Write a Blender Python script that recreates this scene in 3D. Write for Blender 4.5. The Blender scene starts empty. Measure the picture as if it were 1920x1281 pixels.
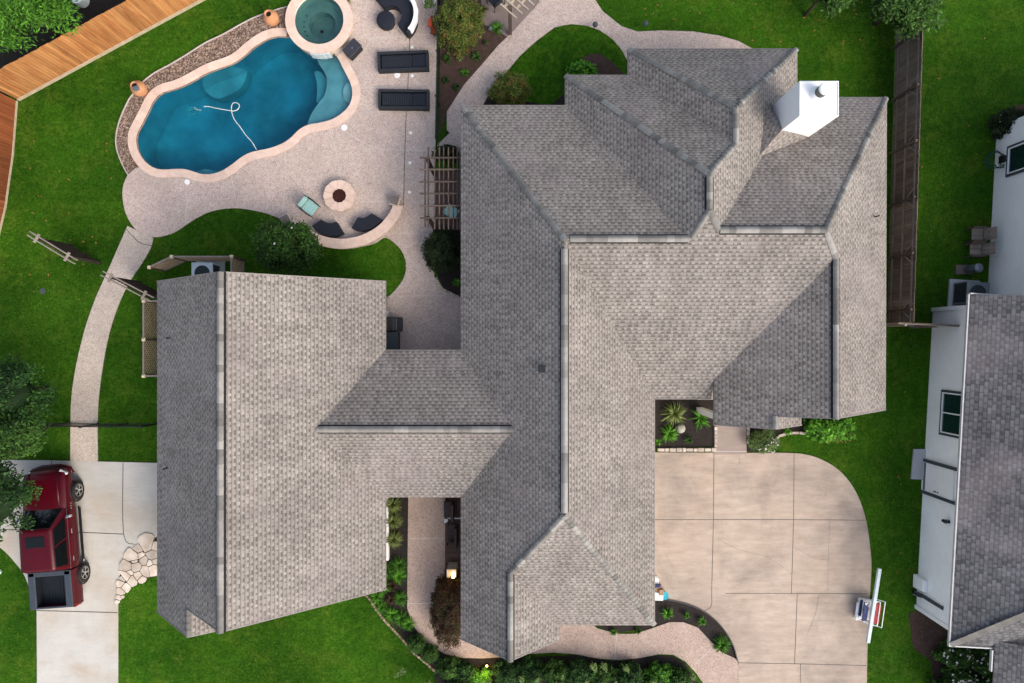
import bpy, math, random
from math import radians as R, sin, cos, pi
from mathutils import Vector, Matrix
from mathutils.geometry import tessellate_polygon
random.seed(7)
scene = bpy.context.scene
COL = scene.collection
# ------------------------------------------------------------------ camera, sky, sun, exposure
CAM_H = 30.5
cam_d = bpy.data.cameras.new("camera"); cam = bpy.data.objects.new("camera", cam_d); COL.objects.link(cam)
cam.location = (0, 0, CAM_H); cam.rotation_euler = (0, 0, 0)
cam_d.lens = 24; cam_d.sensor_width = 36; cam_d.clip_end = 500; cam_d.clip_start = .1
scene.camera = cam
SUN_EL, SUN_AZ = 38, 132            # degrees; azimuth clockwise from north (+y)
world = bpy.data.worlds.new("World"); scene.world = world; world.use_nodes = True
wn = world.node_tree; bg = wn.nodes['Background']
sky = wn.nodes.new('ShaderNodeTexSky'); sky.sky_type = 'NISHITA'; sky.sun_disc = False
sky.sun_elevation = R(SUN_EL); sky.sun_rotation = R(SUN_AZ); sky.air_density = 1.0; sky.dust_density = 4.0; sky.ozone_density = 1.0
hs = wn.nodes.new('ShaderNodeHueSaturation'); hs.inputs['Saturation'].default_value = .72; wn.links.new(sky.outputs[0], hs.inputs['Color']); wn.links.new(hs.outputs[0], bg.inputs[0]); bg.inputs[1].default_value = 0.15
sl = bpy.data.lights.new("sun", 'SUN'); sl.energy = 1.0; sl.angle = R(45); sl.color = (1, .91, .79)
so = bpy.data.objects.new("sun", sl); COL.objects.link(so)
sd = Vector((sin(R(SUN_AZ))*cos(R(SUN_EL)), cos(R(SUN_AZ))*cos(R(SUN_EL)), sin(R(SUN_EL))))
so.rotation_euler = sd.to_track_quat('Z', 'Y').to_euler(); so.location = (15, -18, 25)
scene.view_settings.view_transform = 'Standard'; scene.view_settings.look = 'None'
scene.view_settings.exposure = 1.15; scene.view_settings.gamma = 1
scene.render.resolution_x = 1024; scene.render.resolution_y = 683

# ------------------------------------------------------------------ helpers
def G(px, py, h=0.0):               # survey grid (1/42 m) to metres for a point of height h
    k = (CAM_H-h)/1280.0
    return Vector(((px-960)*k, (640.5-py)*k, h))
def GP(pts, h=0.0): return [G(x, y, h) for x, y in pts]
ORG = {}
def smooth(pts, closed=True, n=5):
    out = []; N = len(pts); pts = [Vector(p) for p in pts]
    rng = range(N if closed else N-1)
    for i in rng:
        if closed: p0, p1, p2, p3 = pts[(i-1) % N], pts[i], pts[(i+1) % N], pts[(i+2) % N]
        else: p0, p1, p2, p3 = pts[max(i-1, 0)], pts[i], pts[i+1], pts[min(i+2, N-1)]
        for k in range(n):
            t = k/n
            out.append(.5*((2*p1)+(p2-p0)*t+(2*p0-5*p1+4*p2-p3)*t*t+(3*p1-p0-3*p2+p3)*t*t*t))
    if not closed: out.append(pts[-1])
    return out
def offset(pts, d, closed=True):    # to the left of the direction of travel for d > 0
    out = []; N = len(pts)
    for i in range(N):
        a = pts[(i-1) % N] if closed or i > 0 else pts[i]
        b = pts[(i+1) % N] if closed or i < N-1 else pts[i]
        t = (b-a); t.z = 0
        if t.length < 1e-9: out.append(pts[i].copy()); continue
        t.normalize(); out.append(pts[i]+Vector((-t.y, t.x, 0))*d)
    return out
def area(pts): return .5*sum(pts[i].x*pts[(i+1) % len(pts)].y-pts[(i+1) % len(pts)].x*pts[i].y for i in range(len(pts)))

class MB:
    def __init__(s, M=None): s.v = []; s.f = []; s.t = []; s.m = []; s.M = M; s.tint = None; s.mi = 0
    def add(s, vs, fs, tint=None):
        o = len(s.v)
        for p in vs:
            p = Vector(p)
            if s.M is not None: p = s.M @ p
            s.v.append(p)
        t = tint if tint is not None else s.tint
        for f in fs:
            s.f.append(tuple(i+o for i in f)); s.t.append(t if t is not None else random.random()); s.m.append(s.mi)
        return s
    def poly(s, pts, tint=None): return s.add(pts, [tuple(range(len(pts)))], tint)
    def box(s, c, d, rz=0, tint=None, rx=0, ry=0, taper=1.0):
        x, y, z = d[0]/2, d[1]/2, d[2]/2
        m = Matrix.Translation(Vector(c)) @ Matrix.Rotation(rz, 4, 'Z') @ Matrix.Rotation(rx, 4, 'X') @ Matrix.Rotation(ry, 4, 'Y')
        vs = [m @ Vector((a*x*(taper if e > 0 else 1), b*y*(taper if e > 0 else 1), e*z)) for e in (-1, 1) for a, b in ((-1, -1), (1, -1), (1, 1), (-1, 1))]
        if tint is None and s.tint is None: tint = random.random()
        return s.add(vs, [(3, 2, 1, 0), (4, 5, 6, 7), (0, 1, 5, 4), (1, 2, 6, 5), (2, 3, 7, 6), (3, 0, 4, 7)], tint)
    def beam(s, a, b, w, h, tint=None, up=Vector((0, 0, 1))):     # rectangular bar from a to b
        a = Vector(a); b = Vector(b); d = (b-a); L = d.length
        if L < 1e-6: return s
        d.normalize(); r = d.cross(up)
        if r.length < 1e-4: r = Vector((1, 0, 0))
        r.normalize(); u = r.cross(d)
        vs = [p+r*(i*w/2)+u*(j*h/2) for p in (a, b) for i, j in ((-1, -1), (1, -1), (1, 1), (-1, 1))]
        if tint is None and s.tint is None: tint = random.random()
        return s.add(vs, [(0, 1, 2, 3), (7, 6, 5, 4), (0, 4, 5, 1), (1, 5, 6, 2), (2, 6, 7, 3), (3, 7, 4, 0)], tint)
    def slab(s, outline, z0, z1, holes=(), tint=None, top_only=False):
        rings = [[Vector((p[0], p[1], z1)) for p in outline]]+[[Vector((p[0], p[1], z1)) for p in h] for h in holes]
        flat = [p for r in rings for p in r]
        tris = tessellate_polygon(rings)
        fs = []
        for a, b, c in tris:
            n = (flat[b]-flat[a]).cross(flat[c]-flat[a])
            fs.append((a, b, c) if n.z > 0 else (a, c, b))
        s.add(flat, fs, tint if tint is not None else .5)
        if not top_only:
            for k, r in enumerate(rings):
                n = len(r); vs = r+[Vector((p.x, p.y, z0)) for p in r]
                ccw = area(r) > 0
                if k > 0: ccw = not ccw
                fs = [((i+1) % n, i, i+n, (i+1) % n+n) if not ccw else (i, (i+1) % n, (i+1) % n+n, i+n) for i in range(n)]
                fs = [f[::-1] for f in fs]
                s.add(vs, fs, tint if tint is not None else .5)
        return s
    def solid(s, outline, z0, z1, tint=None):                     # closed prism of an outline
        s.slab(outline, z0, z1, tint=tint)
        flat = [Vector((p[0], p[1], z0)) for p in outline]
        s.add(flat, [t for t in tessellate_polygon([flat])], tint if tint is not None else .5); return s
    def tube(s, path, r, n=8, tint=None, cap=True):
        path = [Vector(p) for p in path]; N = len(path); rs = r if isinstance(r, (list, tuple)) else [r]*N
        vs = []; fs = []
        for i, p in enumerate(path):
            d = path[min(i+1, N-1)]-path[max(i-1, 0)]
            if d.length < 1e-9: d = Vector((0, 0, 1))
            d.normalize(); q = d.to_track_quat('Z', 'Y')
            for k in range(n): vs.append(p+q @ Vector((cos(2*pi*k/n)*rs[i], sin(2*pi*k/n)*rs[i], 0)))
        for i in range(N-1):
            for k in range(n):
                fs.append((i*n+k, i*n+(k+1) % n, (i+1)*n+(k+1) % n, (i+1)*n+k))
        if cap: fs.append(tuple(range(n))[::-1]); fs.append(tuple((N-1)*n+k for k in range(n)))
        return s.add(vs, fs, tint if tint is not None else .5)
    def lathe(s, c, prof, n=32, tint=None, closed=False):         # prof: list of (radius, height)
        c = Vector(c); vs = []; fs = []; m = len(prof)
        for r, z in prof:
            for k in range(n): vs.append(c+Vector((r*cos(2*pi*k/n), r*sin(2*pi*k/n), z)))
        for i in range(m if closed else m-1):
            j = (i+1) % m
            for k in range(n): fs.append((i*n+k, i*n+(k+1) % n, j*n+(k+1) % n, j*n+k))
        return s.add(vs, fs, tint if tint is not None else .5)
    def disc(s, c, r, n=24, tint=None):
        c = Vector(c); return s.add([c+Vector((r*cos(2*pi*k/n), r*sin(2*pi*k/n), 0)) for k in range(n)], [tuple(range(n))], tint)
    def strip(s, pts, w, z=None, tint=None):                      # flat ribbon along a line
        a = offset(pts, w/2, False); b = offset(pts, -w/2, False); n = len(pts)
        vs = a+b
        if z is not None: vs = [Vector((p.x, p.y, z)) for p in vs]
        return s.add(vs, [(i, i+n, i+1+n, i+1) for i in range(n-1)], tint if tint is not None else .5)
    def wallstrip(s, pts, w, z0, z1, tint=None, closed=False):    # thick low wall along a line
        a = offset(pts, w/2, closed); b = offset(pts, -w/2, closed); n = len(pts)
        vs = [Vector((p.x, p.y, z)) for z in (z0, z1) for p in a]+[Vector((p.x, p.y, z)) for z in (z0, z1) for p in b]
        fs = []
        for i in range(n if closed else n-1):
            j = (i+1) % n
            fs += [(n+i, 3*n+i, 3*n+j, n+j), (i, n+i, n+j, j), (3*n+i, 2*n+i, 2*n+j, 3*n+j)]
        if not closed: fs += [(0, 2*n, 3*n, n), (n-1, 2*n-1, 4*n-1, 3*n-1)]
        return s.add(vs, fs, tint if tint is not None else .5)
    def build(s, name, mat, parent=None, shade=False, bevel=0, seg=2, org=None):
        me = bpy.data.meshes.new(name)
        if parent is not None: o0 = ORG[parent]
        elif org is not None: o0 = Vector(org)
        else:
            xs = [v.x for v in s.v]; ys = [v.y for v in s.v]; zs = [v.z for v in s.v]
            o0 = Vector(((min(xs)+max(xs))/2, (min(ys)+max(ys))/2, min(zs)))
        me.from_pydata([v-o0 for v in s.v], [], s.f)
        mats = mat if isinstance(mat, (list, tuple)) else [mat]
        for m in mats: me.materials.append(m)
        if len(mats) > 1: me.polygons.foreach_set('material_index', s.m)
        at = me.attributes.new('tint', 'FLOAT', 'FACE'); at.data.foreach_set('value', s.t)
        uv = me.uv_layers.new(name='UVMap'); buf = [0.0]*(2*len(me.loops)); Z = Vector((0, 0, 1))
        if len(me.polygons) < 9000:
            for p in me.polygons:
                n = p.normal
                if abs(n.z) > .995: u = Vector((1, 0, 0)); w = Vector((0, 1, 0))
                else: u = Z.cross(n).normalized(); w = n.cross(u)
                for li in p.loop_indices:
                    c = me.vertices[me.loops[li].vertex_index].co+o0
                    buf[2*li] = c.dot(u); buf[2*li+1] = c.dot(w)
            uv.data.foreach_set('uv', buf)
        if shade: me.polygons.foreach_set('use_smooth', [True]*len(me.polygons))
        me.update()
        ob = bpy.data.objects.new(name, me); COL.objects.link(ob)
        if parent is not None: ob.parent = parent
        else: ob.location = o0
        ORG[ob] = o0
        if bevel:
            b = ob.modifiers.new('bevel', 'BEVEL'); b.width = bevel; b.segments = seg; b.limit_method = 'ANGLE'; b.angle_limit = R(40)
        return ob
def thing(name, label, cat, loc=(0, 0, 0), group=None):
    o = bpy.data.objects.new(name, None); COL.objects.link(o); o.empty_display_size = .2
    o.location = loc; o['label'] = label; o['category'] = cat
    if group: o['group'] = group
    ORG[o] = Vector(loc); return o
def tag(o, label, cat, group=None):
    o['label'] = label; o['category'] = cat
    if group: o['group'] = group
    return o
def struct(o, kind='structure', label=None, cat=None):
    o['kind'] = kind
    if label: o['label'] = label
    if cat: o['category'] = cat
    return o
def dup(root, loc, rz=0, label=None):
    def rec(o, par):
        c = o.copy(); COL.objects.link(c)
        if par is not None: c.parent = par
        for ch in KIDS(o): rec(ch, c)
        return c
    r = rec(root, None); r.location = loc; r.rotation_euler = (0, 0, rz)
    if label: r['label'] = label
    return r
def KIDS(o): return [c for c in list(COL.objects) if c.parent == o]

# ------------------------------------------------------------------ materials
def nmat(name):
    m = bpy.data.materials.new(name); m.use_nodes = True
    return m, m.node_tree.nodes, m.node_tree.links, m.node_tree.nodes['Principled BSDF']
def c4(c): return (c[0], c[1], c[2], 1)
def mixc(n, l, a, b, fac, mode='MIX'):
    x = n.new('ShaderNodeMix'); x.data_type = 'RGBA'; x.blend_type = mode
    for sock, v in ((x.inputs[0], fac), (x.inputs[6], a), (x.inputs[7], b)):
        if isinstance(v, (int, float)): sock.default_value = v
        elif isinstance(v, (tuple, list)): sock.default_value = c4(v)
        else: l.new(v, sock)
    return x.outputs[2]
def noise(n, l, scale, detail=4, rough=.55, vec=None, dist=0):
    t = n.new('ShaderNodeTexNoise'); t.inputs['Scale'].default_value = scale; t.inputs['Detail'].default_value = detail
    t.inputs['Roughness'].default_value = rough; t.inputs['Distortion'].default_value = dist
    if vec: l.new(vec, t.inputs['Vector'])
    return t.outputs[0]
def ramp(n, l, f, a, b):
    x = n.new('ShaderNodeMapRange'); x.inputs[1].default_value = a; x.inputs[2].default_value = b
    l.new(f, x.inputs[0]); return x.outputs[0]
def wpos(n): return n.new('ShaderNodeNewGeometry').outputs['Position']
def stretch(n, l, vec, s, rot=(0, 0, 0)):
    m = n.new('ShaderNodeMapping'); m.inputs['Scale'].default_value = s; m.inputs['Rotation'].default_value = rot; l.new(vec, m.inputs[0]); return m.outputs[0]
def bumpn(n, l, b, h, strength, dist=.02):
    x = n.new('ShaderNodeBump'); x.inputs['Strength'].default_value = strength; x.inputs['Distance'].default_value = dist
    l.new(h, x.inputs['Height']); l.new(x.outputs[0], b.inputs['Normal'])
def mk(name, c1, c2=None, scale=3, rough=.7, bump=0, bscale=40, tint=0, metal=0, spec=.3, fine=0, fscale=40, big=0, bigscale=.3, vec=None, coat=0):
    m, n, l, b = nmat(name)
    if c2 is None: c2 = tuple(x*.82 for x in c1)
    P = wpos(n) if vec is None else vec
    P = wpos(n)
    col = mixc(n, l, c1, c2, ramp(n, l, noise(n, l, scale, vec=P), .3, .7))
    if fine: col = mixc(n, l, col, ramp3(n, l, noise(n, l, fscale, 2, vec=P), 1-fine, 1+fine), 1.0, 'MULTIPLY')
    if big: col = mixc(n, l, col, ramp3(n, l, noise(n, l, bigscale, 3, vec=P), 1-big, 1+big), 1.0, 'MULTIPLY')
    if tint:
        a = n.new('ShaderNodeAttribute'); a.attribute_name = 'tint'
        r = n.new('ShaderNodeMapRange'); r.inputs[3].default_value = 1-tint; r.inputs[4].default_value = 1+tint
        l.new(a.outputs['Fac'], r.inputs[0]); col = mixc(n, l, col, r.outputs[0], 1.0, 'MULTIPLY')
    l.new(col, b.inputs['Base Color']); b.inputs['Roughness'].default_value = rough
    b.inputs['Metallic'].default_value = metal; b.inputs['Specular IOR Level'].default_value = spec
    if coat: b.inputs['Coat Weight'].default_value = coat; b.inputs['Coat Roughness'].default_value = .05
    if bump: bumpn(n, l, b, noise(n, l, bscale, 4, vec=P), bump)
    return m
def ramp3(n, l, f, a, b):
    x = n.new('ShaderNodeMapRange'); x.inputs[1].default_value = .3; x.inputs[2].default_value = .7
    x.inputs[3].default_value = a; x.inputs[4].default_value = b; l.new(f, x.inputs[0]); return x.outputs[0]

def mat_lawn():
    m, n, l, b = nmat('grass_lawn'); P = wpos(n)
    c = mixc(n, l, (.016, .062, .003), (.036, .105, .005), ramp(n, l, noise(n, l, .30, 5, .6, P), .34, .66))
    c = mixc(n, l, c, (.085, .125, .012), mulf(n, l, ramp(n, l, noise(n, l, .8, 6, .75, P), .50, .85), .9))
    c = mixc(n, l, c, (.13, .09, .04), mulf(n, l, ramp(n, l, noise(n, l, 1.9, 5, .8, P), .68, .8), .6))
    c = mixc(n, l, c, ramp3(n, l, noise(n, l, 8, 6, .9, P), .30, 1.8), 1.0, 'MULTIPLY')
    c = mixc(n, l, c, ramp3(n, l, noise(n, l, 3.2, 4, .7, P), .75, 1.25), 1.0, 'MULTIPLY')
    c = mixc(n, l, c, ramp3(n, l, noise(n, l, .16, 3, .5, P), .75, 1.3), 1.0, 'MULTIPLY')
    l.new(c, b.inputs['Base Color']); b.inputs['Roughness'].default_value = .95; b.inputs['Specular IOR Level'].default_value = .05
    bumpn(n, l, b, noise(n, l, 30, 4, .8, P), .9, .05); return m
def mat_shingle(name, ca, cb, row=.15, width=.25, slot=.56, tabl=1.20):
    m, n, l, b = nmat(name); uv = n.new('ShaderNodeUVMap').outputs[0]; P = wpos(n)
    def mt(op, a, c=None, d=None):
        x = n.new('ShaderNodeMath'); x.operation = op
        for i, v in enumerate((a, c, d)):
            if v is None: continue
            if isinstance(v, (int, float)): x.inputs[i].default_value = v
            else: l.new(v, x.inputs[i])
        return x.outputs[0]
    sp = n.new('ShaderNodeSeparateXYZ'); l.new(uv, sp.inputs[0])
    v = mt('DIVIDE', sp.outputs[1], row); vi = mt('FLOOR', v); vf = mt('FRACT', v)
    wn_ = n.new('ShaderNodeTexWhiteNoise'); wn_.noise_dimensions = '1D'; l.new(vi, wn_.inputs['W'])
    u = mt('ADD', mt('DIVIDE', sp.outputs[0], width), mt('ADD', mt('MULTIPLY', vi, .5), mt('MULTIPLY', wn_.outputs[0], .40)))
    ui = mt('FLOOR', u); uf = mt('FRACT', u)
    cb_ = n.new('ShaderNodeCombineXYZ'); l.new(ui, cb_.inputs[0]); l.new(vi, cb_.inputs[1])
    w2 = n.new('ShaderNodeTexWhiteNoise'); w2.noise_dimensions = '2D'; l.new(cb_.outputs[0], w2.inputs['Vector']); rs = n.new('ShaderNodeSeparateColor'); l.new(w2.outputs['Color'], rs.inputs[0])
    edge = mt('ADD', .28, mt('MULTIPLY', rs.outputs[0], .60))
    is_slot = mt('GREATER_THAN', uf, edge)                       # gap between two thick tabs
    low = mt('LESS_THAN', vf, .36)
    dark = mt('MULTIPLY', is_slot, low)
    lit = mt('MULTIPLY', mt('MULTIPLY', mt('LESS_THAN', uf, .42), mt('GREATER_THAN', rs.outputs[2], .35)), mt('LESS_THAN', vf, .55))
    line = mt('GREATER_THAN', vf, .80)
    col = mixc(n, l, ca, cb, mt('MULTIPLY_ADD', rs.outputs[1], .55, mt('MULTIPLY', mt('SUBTRACT', 1.0, is_slot), .35)))
    def scale(c, f, k):
        x = n.new('ShaderNodeMapRange'); x.inputs[3].default_value = 1; x.inputs[4].default_value = k; l.new(f, x.inputs[0])
        return mixc(n, l, c, x.outputs[0], 1.0, 'MULTIPLY')
    col = scale(col, dark, slot); col = scale(col, lit, tabl); col = scale(col, line, .66)  # course shadow lines and raised-tab highlights are painted into the colour
    col = mixc(n, l, col, (.40, .33, .335), mulf(n, l, ramp(n, l, noise(n, l, .35, 3, .5, P), .52, .75), .35))
    col = mixc(n, l, col, ramp3(n, l, noise(n, l, .45, 6, .65, P), .82, 1.16), 1.0, 'MULTIPLY')
    col = mixc(n, l, col, ramp3(n, l, noise(n, l, 2.4, 5, .7, P), .90, 1.10), 1.0, 'MULTIPLY')
    col = mixc(n, l, col, ramp3(n, l, noise(n, l, 55, 2, .7, P), .88, 1.12), 1.0, 'MULTIPLY')
    col = mixc(n, l, col, ramp3(n, l, noise(n, l, 1.0, 4, .6, stretch(n, l, uv, (2.2, .16, 1))), .91, 1.08), 1.0, 'MULTIPLY')
    l.new(col, b.inputs['Base Color']); b.inputs['Roughness'].default_value = .92; b.inputs['Specular IOR Level'].default_value = .15
    hgt = mt('ADD', mt('SUBTRACT', 1.0, vf), mt('MULTIPLY', lit, .7))
    bumpn(n, l, b, hgt, .7, .02); return m
def mulf(n, l, a, k):
    x = n.new('ShaderNodeMath'); x.operation = 'MULTIPLY'; l.new(a, x.inputs[0]); x.inputs[1].default_value = k; return x.outputs[0]
def mat_aggregate(name, c1, c2, c3, big=.12):     # exposed aggregate concrete
    m, n, l, b = nmat(name); P = wpos(n)
    v = n.new('ShaderNodeTexVoronoi'); v.inputs['Scale'].default_value = 38; l.new(P, v.inputs['Vector'])
    s = n.new('ShaderNodeSeparateColor'); l.new(v.outputs['Color'], s.inputs[0])
    c = mixc(n, l, c1, c2, s.outputs[0]); c = mixc(n, l, c, c3, ramp(n, l, s.outputs[1], .72, .9))
    c = mixc(n, l, c, ramp3(n, l, noise(n, l, 9, 3, .6, P), .9, 1.1), 1.0, 'MULTIPLY')
    c = mixc(n, l, c, ramp3(n, l, noise(n, l, .6, 5, .65, P), 1-big, 1+big), 1.0, 'MULTIPLY')
    l.new(c, b.inputs['Base Color']); b.inputs['Roughness'].default_value = .85; b.inputs['Specular IOR Level'].default_value = .2
    bumpn(n, l, b, v.outputs['Distance'], .4, .01); return m
def mat_concrete(name, c1, c2, stain, streak=.1):
    m, n, l, b = nmat(name); P = wpos(n)
    c = mixc(n, l, c1, c2, ramp(n, l, noise(n, l, .55, 6, .65, P), .3, .7))
    c = mixc(n, l, c, stain, mulf(n, l, ramp(n, l, noise(n, l, .42, 5, .6, stretch(n, l, P, (1, 1, 1), (.3, .4, .8)), .6), .44, .72), .75))
    c = mixc(n, l, c, ramp3(n, l, noise(n, l, 2.2, 5, .7, stretch(n, l, P, (.5, 2.2, 1))), 1-streak, 1+streak), 1.0, 'MULTIPLY')
    c = mixc(n, l, c, ramp3(n, l, noise(n, l, 30, 3, .7, P), .93, 1.07), 1.0, 'MULTIPLY')
    c = mixc(n, l, c, stain, mulf(n, l, ramp(n, l, noise(n, l, 1.6, 6, .75, P, .8), .60, .74), .5))
    c = mixc(n, l, c, stain, mulf(n, l, ramp(n, l, noise(n, l, 1.0, 4, .6, stretch(n, l, P, (2.4, .4, 1), (0, 0, .06))), .58, .85), .25))
    l.new(c, b.inputs['Base Color']); b.inputs['Roughness'].default_value = .8; b.inputs['Specular IOR Level'].default_value = .25
    return m
def mat_boards(name, c1, c2, step=.14, rough=.8):  # vertical fence boards along u of the uv
    m, n, l, b = nmat(name); uv = n.new('ShaderNodeUVMap').outputs[0]
    t = n.new('ShaderNodeTexBrick'); l.new(uv, t.inputs['Vector']); t.inputs['Scale'].default_value = 1
    t.inputs['Brick Width'].default_value = step; t.inputs['Row Height'].default_value = 50; t.inputs['Mortar Size'].default_value = .006
    t.inputs['Color1'].default_value = (0, 0, 0, 1); t.inputs['Color2'].default_value = (1, 1, 1, 1); t.inputs['Mortar'].default_value = (.3, .3, .3, 1)
    a = n.new('ShaderNodeAttribute'); a.attribute_name = 'tint'
    c = mixc(n, l, c1, c2, ramp(n, l, noise(n, l, 1.2, 5, .7, stretch(n, l, uv, (3.0, .35, 1)), .5), .3, .7))
    c = mixc(n, l, c, ramp3(n, l, t.outputs[0], .88, 1.12), 1.0, 'MULTIPLY')
    c = mixc(n, l, c, ramp3(n, l, a.outputs['Fac'], .8, 1.2), 1.0, 'MULTIPLY')
    c = mixc(n, l, c, (c1[0]*.2, c1[1]*.2, c1[2]*.2), mulf(n, l, t.outputs['Fac'], .7))
    l.new(c, b.inputs['Base Color']); b.inputs['Roughness'].default_value = rough; b.inputs['Specular IOR Level'].default_value = .2
    return m
def mat_leaf(name, c1, c2, c3=None, rough=.55):
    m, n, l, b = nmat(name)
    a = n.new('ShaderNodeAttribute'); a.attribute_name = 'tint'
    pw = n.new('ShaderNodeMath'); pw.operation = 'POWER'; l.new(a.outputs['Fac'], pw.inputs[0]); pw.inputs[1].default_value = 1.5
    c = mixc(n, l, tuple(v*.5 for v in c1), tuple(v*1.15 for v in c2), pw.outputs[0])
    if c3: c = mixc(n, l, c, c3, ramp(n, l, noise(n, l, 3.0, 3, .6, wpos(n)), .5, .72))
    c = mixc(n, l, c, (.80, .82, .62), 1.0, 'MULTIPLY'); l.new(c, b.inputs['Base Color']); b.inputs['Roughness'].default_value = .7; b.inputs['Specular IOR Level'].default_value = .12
    b.inputs['Subsurface Weight'].default_value = 0
    return m
def mat_siding(name, c):
    m, n, l, b = nmat(name); uv = n.new('ShaderNodeUVMap').outputs[0]
    t = n.new('ShaderNodeTexBrick'); l.new(uv, t.inputs['Vector']); t.inputs['Scale'].default_value = 1
    t.inputs['Brick Width'].default_value = .22; t.inputs['Row Height'].default_value = .075; t.inputs['Mortar Size'].default_value = .005
    t.inputs['Color1'].default_value = c4(c); t.inputs['Color2'].default_value = c4([x*.96 for x in c]); t.inputs['Mortar'].default_value = c4([x*.86 for x in c])
    col = mixc(n, l, t.outputs[0], ramp3(n, l, noise(n, l, .8, 4, .6, wpos(n)), .95, 1.05), 1.0, 'MULTIPLY')
    l.new(col, b.inputs['Base Color']); b.inputs['Roughness'].default_value = .75
    inv = n.new('ShaderNodeMath'); inv.operation = 'SUBTRACT'; inv.inputs[0].default_value = 1; l.new(t.outputs['Fac'], inv.inputs[1])
    bumpn(n, l, b, inv.outputs[0], .5, .008); return m
def mat_water(name, absorb, dens, tintcol=(1, 1, 1)):
    m, n, l, b = nmat(name); n.remove(b); out = n['Material Output']
    tr = n.new('ShaderNodeBsdfTransparent'); tr.inputs[0].default_value = c4(tintcol); gl = n.new('ShaderNodeBsdfGlossy'); gl.inputs['Roughness'].default_value = .04
    fr = n.new('ShaderNodeFresnel'); fr.inputs[0].default_value = 1.33
    bp = n.new('ShaderNodeBump'); bp.inputs['Strength'].default_value = .5; bp.inputs['Distance'].default_value = .02
    l.new(noise(n, l, 3.5, 4, .6, wpos(n), 1.0), bp.inputs['Height']); l.new(bp.outputs[0], gl.inputs['Normal']); l.new(bp.outputs[0], fr.inputs['Normal'])
    mx = n.new('ShaderNodeMixShader'); l.new(fr.outputs[0], mx.inputs[0]); l.new(tr.outputs[0], mx.inputs[1]); l.new(gl.outputs[0], mx.inputs[2])
    l.new(mx.outputs[0], out.inputs['Surface'])
    va = n.new('ShaderNodeVolumeAbsorption'); va.inputs[0].default_value = c4(absorb); va.inputs[1].default_value = dens
    l.new(va.outputs[0], out.inputs['Volume']); return m
def mat_emit(name, c, s):
    m, n, l, b = nmat(name); b.inputs['Base Color'].default_value = c4(c); b.inputs['Emission Color'].default_value = c4(c); b.inputs['Emission Strength'].default_value = s; return m

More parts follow.
